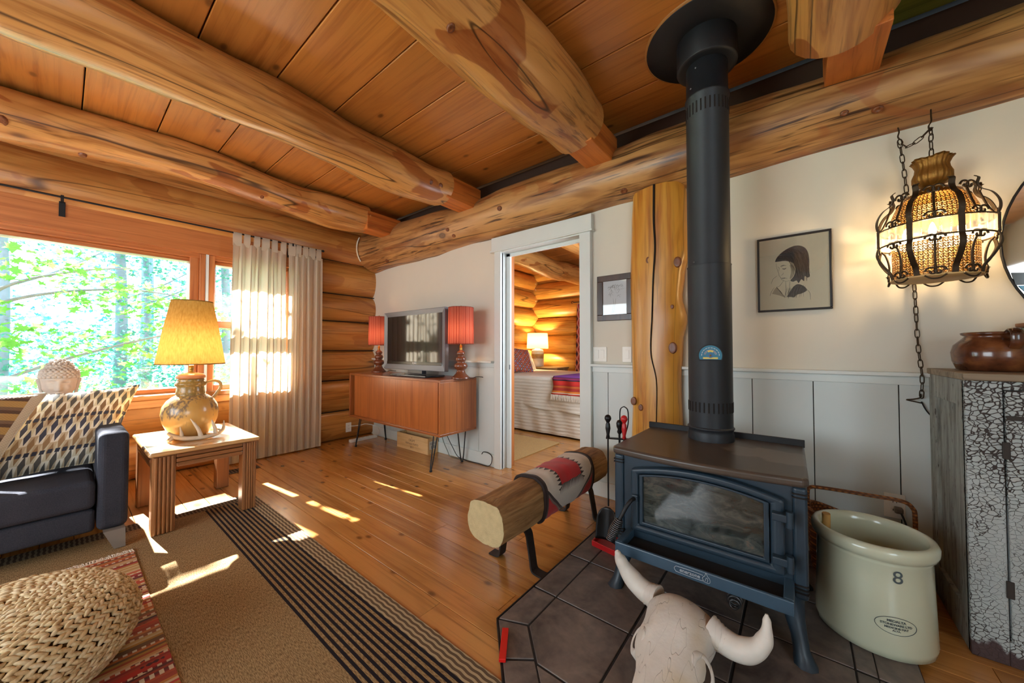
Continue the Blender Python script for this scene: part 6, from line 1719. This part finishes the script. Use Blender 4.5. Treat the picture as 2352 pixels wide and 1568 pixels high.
t = (0.79 - z) / 0.25
k0 = (t * 26).floor()
col = g.ramp(t, [(0, lin(120, 60, 150)), (0.10, lin(150, 40, 90)), (0.2, lin(40, 40, 60)), (0.26, lin(200, 50, 40)), (0.42, lin(190, 40, 36)), (0.5, lin(226, 110, 40)), (0.62, lin(200, 60, 36)), (0.76, lin(226, 130, 50)), (0.86, lin(230, 220, 200)), (0.9, lin(200, 60, 40))], True)
col = g.mix((g.white(k0) > 0.7) * 0.6, col, lin(60, 40, 50))
serm = g.end(g.bsdf(col, 0.9))
ser = thing('serape_throw', 'red and orange striped serape throw with white fringe across the bed', 'throw', (-2.2, 4.2, 0.5))
def thr(u, v):
    xx = -2.46 + 0.5 * u + 0.02 * math.sin(v * 7)
    s = v
    if s < 0.5: return (xx - 0.03 * (1 - s * 2), 3.925 - 0.01 * math.sin(u * 14), 0.545 + 0.20 * s * 2)
    if s < 0.6: q = (s - 0.5) / 0.1; return (xx, 3.925 + 0.05 * q, 0.745 + 0.03 * math.sin(q * PI / 2))
    return (xx, 3.975 + 1.1 * (s - 0.6) / 0.4, 0.778)
o = MB().grid(thr, 24, 40).build('weave', serm, ser, origin=(0, 0, 0)); mo = o.modifiers.new('thick', 'SOLIDIFY'); mo.thickness = 0.006
mb = MB(); r2 = random.Random(2)
for k in range(50):
    xx = -2.485 + 0.5 * k / 49
    mb.tube([(xx, 3.918, 0.547), (xx + r2.uniform(-.008, .008), 3.914, 0.51), (xx + r2.uniform(-.015, .015), 3.912, 0.475)], [0.004, 0.0035, 0.002], 5)
o = mb.build('fringe', frm, ser); o['kind'] = 'stuff'
g = G('kilim_pillow'); x, y, z = g.P(False)
a_ = (x + y) / 0.075; b_ = (x - y) / 0.075
d1 = (a_.frac() - 0.5).abs().max((b_.frac() - 0.5).abs())
idx = g.white(a_.floor() * 3.7 + b_.floor() * 11.3)
col = g.ramp(idx, [(0, lin(110, 40, 60)), (.25, lin(70, 50, 100)), (.5, lin(150, 60, 50)), (.75, lin(60, 36, 50))], True)
col = g.mix(d1 > 0.40, col, lin(200, 110, 70)); col = g.mix(d1 < 0.20, col, lin(206, 190, 190)); col = g.mix(d1 < 0.1, col, lin(60, 30, 60))
kpm = g.end(g.bsdf(col, 0.9))
cushion('kilim_pillow', 'plum and orange kilim pillow propped at the head of the bed', 0.56, 0.46, 0.17, kpm, (-3.52, 4.55, 0.95), Matrix.Rotation(78 * D2R, 4, 'Z') @ Matrix.Rotation(58 * D2R, 4, 'X') @ Matrix.Rotation(-8 * D2R, 4, 'Z'))
cushion('white_pillow', 'white pillow behind the kilim pillow on the bed', 0.62, 0.42, 0.17, quilt, (-3.78, 5.02, 0.93), Matrix.Rotation(90 * D2R, 4, 'Z') @ Matrix.Rotation(62 * D2R, 4, 'X'), cat='pillow')
oakn = wood('nightstand_oak', 'x', (150, 116, 72), (120, 88, 50), (80, 54, 30), 0.5, knot=0.6, crack=0)
ns = thing('nightstand', 'wooden nightstand in the log corner behind the bed', 'nightstand', (-3.68, 5.62, 0))
MB().box(-4.03, -3.32, 5.44, 5.82, 0.0, 0.775).build('case', oakn, ns, bevel=0.004)
MB().box(-4.05, -3.30, 5.42, 5.83, 0.775, 0.80).build('top', oakn, ns, bevel=0.004)
MB().box(-3.99, -3.36, 5.43, 5.442, 0.60, 0.755).build('drawer_front', oakn, ns, bevel=0.003)
BL = Vector((-3.86, 5.62, 0.80))
bl = thing('bedside_lamp', 'white ceramic bedside lamp with a glowing drum shade', 'lamp', BL)
MB().lathe([(0.0, 0), (0.115, 0), (0.118, 0.01), (0.118, 0.15), (0.0, 0.15)], BL, 32).build('lower_base', plain('bed_ceramic', (206, 196, 176), 0.3), bl)
MB().lathe([(0.119, 0.15), (0.119, 0.235), (0.0, 0.235)], BL, 32).build('wood_band', oakn, bl)
MB().lathe([(0.117, 0.235), (0.117, 0.29), (0.10, 0.315), (0.05, 0.325), (0.04, 0.345), (0.0, 0.345)], BL, 32).build('upper_base', bpy.data.materials['bed_ceramic'], bl)
g = G('linen_shade'); cs = (0.30, 0.25, 0.155, 1)
lsm = g.end(g.mixs(0.6, g.node('ShaderNodeBsdfDiffuse', Color=cs), g.node('ShaderNodeBsdfTranslucent', Color=cs)))
MB().lathe([(0.205, 0.335), (0.19, 0.625)], BL, 40, caps=(False, False)).build('shade', lsm, bl)
bulb_light('bedside_lamp_light', BL + Vector((0, 0, 0.48)), 40, (1.0, 0.68, 0.32), 0.04)
g = G('kilim_curtain'); x, y, z = g.P(False)
h = x + y
u = h / 0.11; v = z / 0.16
st1 = ((v * 5).floor() / 5.0)
d = (u.frac() - 0.5).abs() * 1.6 + (v.frac() - 0.5).abs()
d = (d * 8).floor() / 8.0
bandi = g.white((z / 0.16).floor() * 2.3)
col = g.mix(bandi > 0.5, lin(176, 58, 40), lin(150, 44, 40))
col = g.mix((d < 0.66), col, lin(226, 196, 170)); col = g.mix((d < 0.52), col, lin(206, 92, 56)); col = g.mix(d < 0.26, col, lin(50, 30, 34))
kcm = g.end(g.bsdf(col, 0.9))
kc1 = thing('kilim_curtain', 'red kilim curtain hanging on the far bedroom log wall', 'curtain', (-3.0, 5.82, 0.5), 'kilim curtains in the bedroom')
MB().grid(lambda u, v: (-3.13 + 0.45 * u - 0.05 * (1 - v), 5.83 + 0.02 * math.sin(u * 16), 0.45 + 1.5 * v), 30, 10).build('cloth', kcm, kc1, origin=(0, 0, 0))
kc2 = thing('kilim_curtain', 'red kilim curtain at the bedroom window by the bed head', 'curtain', (-4.02, 4.6, 0.5), 'kilim curtains in the bedroom')
MB().grid(lambda u, v: (-4.03 + 0.02 * math.sin(u * 16), 4.30 + 0.62 * u, 0.78 + 1.3 * v), 30, 10).build('cloth', kcm, kc2, origin=(0, 0, 0))
rd2 = thing('bedroom_rod', 'black iron rod with curled finial above the far kilim curtain', 'curtain rod', (-2.9, 5.82, 1.96))
MB().tube([(-3.2, 5.82, 1.98), (-2.3, 5.82, 1.98)], 0.008, 8).build('rod', black_iron, rd2)
MB().tube([Vector((-3.22 + 0.02 * math.cos(a), 5.82, 1.98 + 0.02 * math.sin(a))) for a in [k * 0.4 for k in range(13)]], 0.005, 6).build('finial', black_iron, rd2)
jute = plain('jute_mat', (186, 150, 96), 0.95, vary=0.3, scale=90, bump=0.6)
jm = MB().box(-3.2, -2.235, 2.82, 3.72, 0.0005, 0.012).build('jute_rug', jute, bevel=0.003)
tag(jm, 'tan jute mat on the bedroom floor beside the bed', 'rug')
# ================================================================ woodland outside the window
def leaf_mat(name, rgb, trans=0.55):
    g = G(name); x, y, z = g.P(False)
    f = g.noise(g.vec(x * 2.2, y * 2.2, z * 2.2), 1, 3)
    c = lin(rgb); col = g.mix(f, tuple(v * 0.7 for v in c[:3]), tuple(min(1, v * 1.3) for v in c[:3]))
    return g.end(g.mixs(trans, g.node('ShaderNodeBsdfDiffuse', Color=col), g.node('ShaderNodeBsdfTranslucent', Color=col)))


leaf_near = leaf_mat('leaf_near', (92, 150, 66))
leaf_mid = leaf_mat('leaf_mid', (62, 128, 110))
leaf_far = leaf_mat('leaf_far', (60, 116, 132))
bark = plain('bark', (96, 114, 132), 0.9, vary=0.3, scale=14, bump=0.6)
MAPLE = [(0, -.5), (.10, -.18), (.42, -.28), (.30, -.02), (.5, .18), (.2, .16), (.0, .55), (-.2, .16), (-.5, .18), (-.30, -.02), (-.42, -.28), (-.10, -.18)]


def leaf_cloud(mb, rnd, c, rad, count, size, flat=0.5):
    for _ in range(count):
        while True:
            p = Vector((rnd.uniform(-1, 1), rnd.uniform(-1, 1), rnd.uniform(-1, 1)))
            if p.length < 1: break
        p = Vector(c) + Vector((p.x * rad[0], p.y * rad[1], p.z * rad[2]))
        s = size * rnd.uniform(0.6, 1.3)
        m = Matrix.Rotation(rnd.uniform(0, 6.28), 3, 'Z') @ Matrix.Rotation(rnd.gauss(0, flat), 3, 'X') @ Matrix.Rotation(rnd.gauss(0, flat), 3, 'Y')
        if size > 0.07:
            mb.add([p + m @ Vector((a * s, b * s, 0)) for a, b in MAPLE], [(0, 1, 2, 3, 4, 5, 6, 7, 8, 9, 10, 11)])
        else:
            mb.add([p + m @ Vector(q) * s for q in ((-.5, 0, 0), (0, -.3, 0.05), (.5, 0, 0), (0, .3, 0.05))], [(0, 1, 2, 3)])


def tree(name, label, x, y, h, r, clouds, lm, seed, size, branches=()):
    rnd = random.Random(seed)
    t = thing(name, label, 'tree', (x, y, -0.9), 'trees outside the window')
    MB().tube(bez([(x, y, -0.9), (x + 0.03, y + 0.04, h * 0.3), (x - 0.04, y - 0.03, h * 0.7), (x, y, h)], 5), [r * (1 - 0.04 * i) for i in range(16)], 10).build('trunk', bark, t)
    for pts in branches:
        q = bez(pts, 6); MB().tube(q, [0.022 * (1 - 0.8 * i / len(q)) for i in range(len(q))], 6).build('branch', bark, t)
    mb = MB()
    for c, rad, n in clouds: leaf_cloud(mb, rnd, c, rad, n, size)
    o = mb.build('foliage', lm, t); o['kind'] = 'stuff'
    return t


# ground falling away from the house
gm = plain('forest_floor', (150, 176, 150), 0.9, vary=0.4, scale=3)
gr = MB().grid(lambda u, v: (-4.9 - 30 * u, -14 + 32 * v, -0.9 + 0.15 * mnoise.noise(Vector((u * 20, v * 20, 0))) + 1.2 * u * u), 40, 40).build('ground_outside', gm)
gr['kind'] = 'structure'
tree('maple_sapling', 'young maple with broad light-green leaves just outside the window', -6.6, -0.75, 2.6, 0.03,
     [((-6.3, -0.2, 2.0), (0.5, 0.8, 0.22), 170), ((-6.4, 0.5, 1.75), (0.5, 0.6, 0.25), 170), ((-6.2, -0.6, 1.35), (0.4, 0.5, 0.3), 140), ((-6.4, 0.2, 1.1), (0.5, 0.9, 0.25), 170), ((-6.5, 1.1, 1.5), (0.5, 0.5, 0.3), 140), ((-6.3, -0.3, 0.75), (.5, .8, .25), 90), ((-6.6, 0.95, 3.35), (0.4, 0.5, 0.5), 34)], leaf_near, 1, 0.105,
     [[(-6.6, -0.75, 1.2), (-6.4, -0.4, 1.75), (-6.3, 0.1, 2.0), (-6.3, 0.5, 2.1)], [(-6.6, -0.75, 1.4), (-6.4, -0.2, 1.7), (-6.4, 0.5, 1.85), (-6.5, 1.2, 1.8)], [(-6.6, -0.75, 0.6), (-6.4, 0.0, 1.0), (-6.4, 0.8, 1.3), (-6.5, 1.5, 1.5)]])
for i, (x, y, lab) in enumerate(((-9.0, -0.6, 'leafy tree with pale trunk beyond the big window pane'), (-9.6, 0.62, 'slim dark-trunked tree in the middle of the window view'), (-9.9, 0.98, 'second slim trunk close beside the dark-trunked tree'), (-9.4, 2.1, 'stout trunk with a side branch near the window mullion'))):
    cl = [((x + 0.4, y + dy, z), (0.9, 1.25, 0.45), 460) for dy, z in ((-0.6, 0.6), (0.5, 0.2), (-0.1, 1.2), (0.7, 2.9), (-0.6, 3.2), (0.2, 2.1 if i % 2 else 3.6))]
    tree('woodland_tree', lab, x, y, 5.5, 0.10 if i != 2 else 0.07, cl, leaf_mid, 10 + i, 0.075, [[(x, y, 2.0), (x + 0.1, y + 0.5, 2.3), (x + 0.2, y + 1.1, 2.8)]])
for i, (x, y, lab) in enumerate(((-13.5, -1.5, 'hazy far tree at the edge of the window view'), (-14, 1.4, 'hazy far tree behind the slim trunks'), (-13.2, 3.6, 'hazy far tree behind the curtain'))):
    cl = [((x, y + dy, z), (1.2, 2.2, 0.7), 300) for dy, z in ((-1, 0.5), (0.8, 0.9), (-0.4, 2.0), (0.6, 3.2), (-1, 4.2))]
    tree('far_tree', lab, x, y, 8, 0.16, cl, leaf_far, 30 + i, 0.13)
# canopy high in the sun's path dapples the light
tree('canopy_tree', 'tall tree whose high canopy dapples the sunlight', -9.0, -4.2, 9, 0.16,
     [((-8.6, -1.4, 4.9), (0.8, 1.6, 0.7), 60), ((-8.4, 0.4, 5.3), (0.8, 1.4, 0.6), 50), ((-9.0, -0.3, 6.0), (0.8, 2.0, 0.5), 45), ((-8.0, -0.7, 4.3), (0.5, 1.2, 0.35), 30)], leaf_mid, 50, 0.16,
     [[(-9.0, -4.2, 4.2), (-8.8, -2.6, 4.8), (-8.6, -0.8, 5.1), (-8.4, 0.6, 5.2)]])
# ferns and shrubs on the slope
for i, (x, y, s_) in enumerate(((-7.6, -0.9, 1.0), (-7.4, 0.1, 0.9), (-7.9, 0.9, 1.1), (-7.2, 1.6, 0.8), (-8.3, 1.9, 1.0))):
    rnd = random.Random(70 + i)
    t = thing('woodland_shrub', ['pale shrub on the slope below the stone head', 'low bright shrub on the slope below the window', 'broad pale shrub in front of the slim trunks', 'small shrub near the mullion', 'shrub on the slope behind the curtain'][i], 'shrub', (x, y, -0.9), 'shrubs outside the window')
    mb = MB()
    for k in range(5):
        MB().tube(bez([(x, y, -0.9), (x + rnd.uniform(-.2, .2), y + rnd.uniform(-.3, .3), -0.2), (x + rnd.uniform(-.4, .4), y + rnd.uniform(-.6, .6), 0.4)], 5), 0.012, 5).build('stem', bark, t)
    leaf_cloud(mb, rnd, (x, y, 0.25), (0.6 * s_, 0.75 * s_, 0.7), 420, 0.08, 0.4)
    o = mb.build('foliage', leaf_near if i % 2 else leaf_mid, t); o['kind'] = 'stuff'
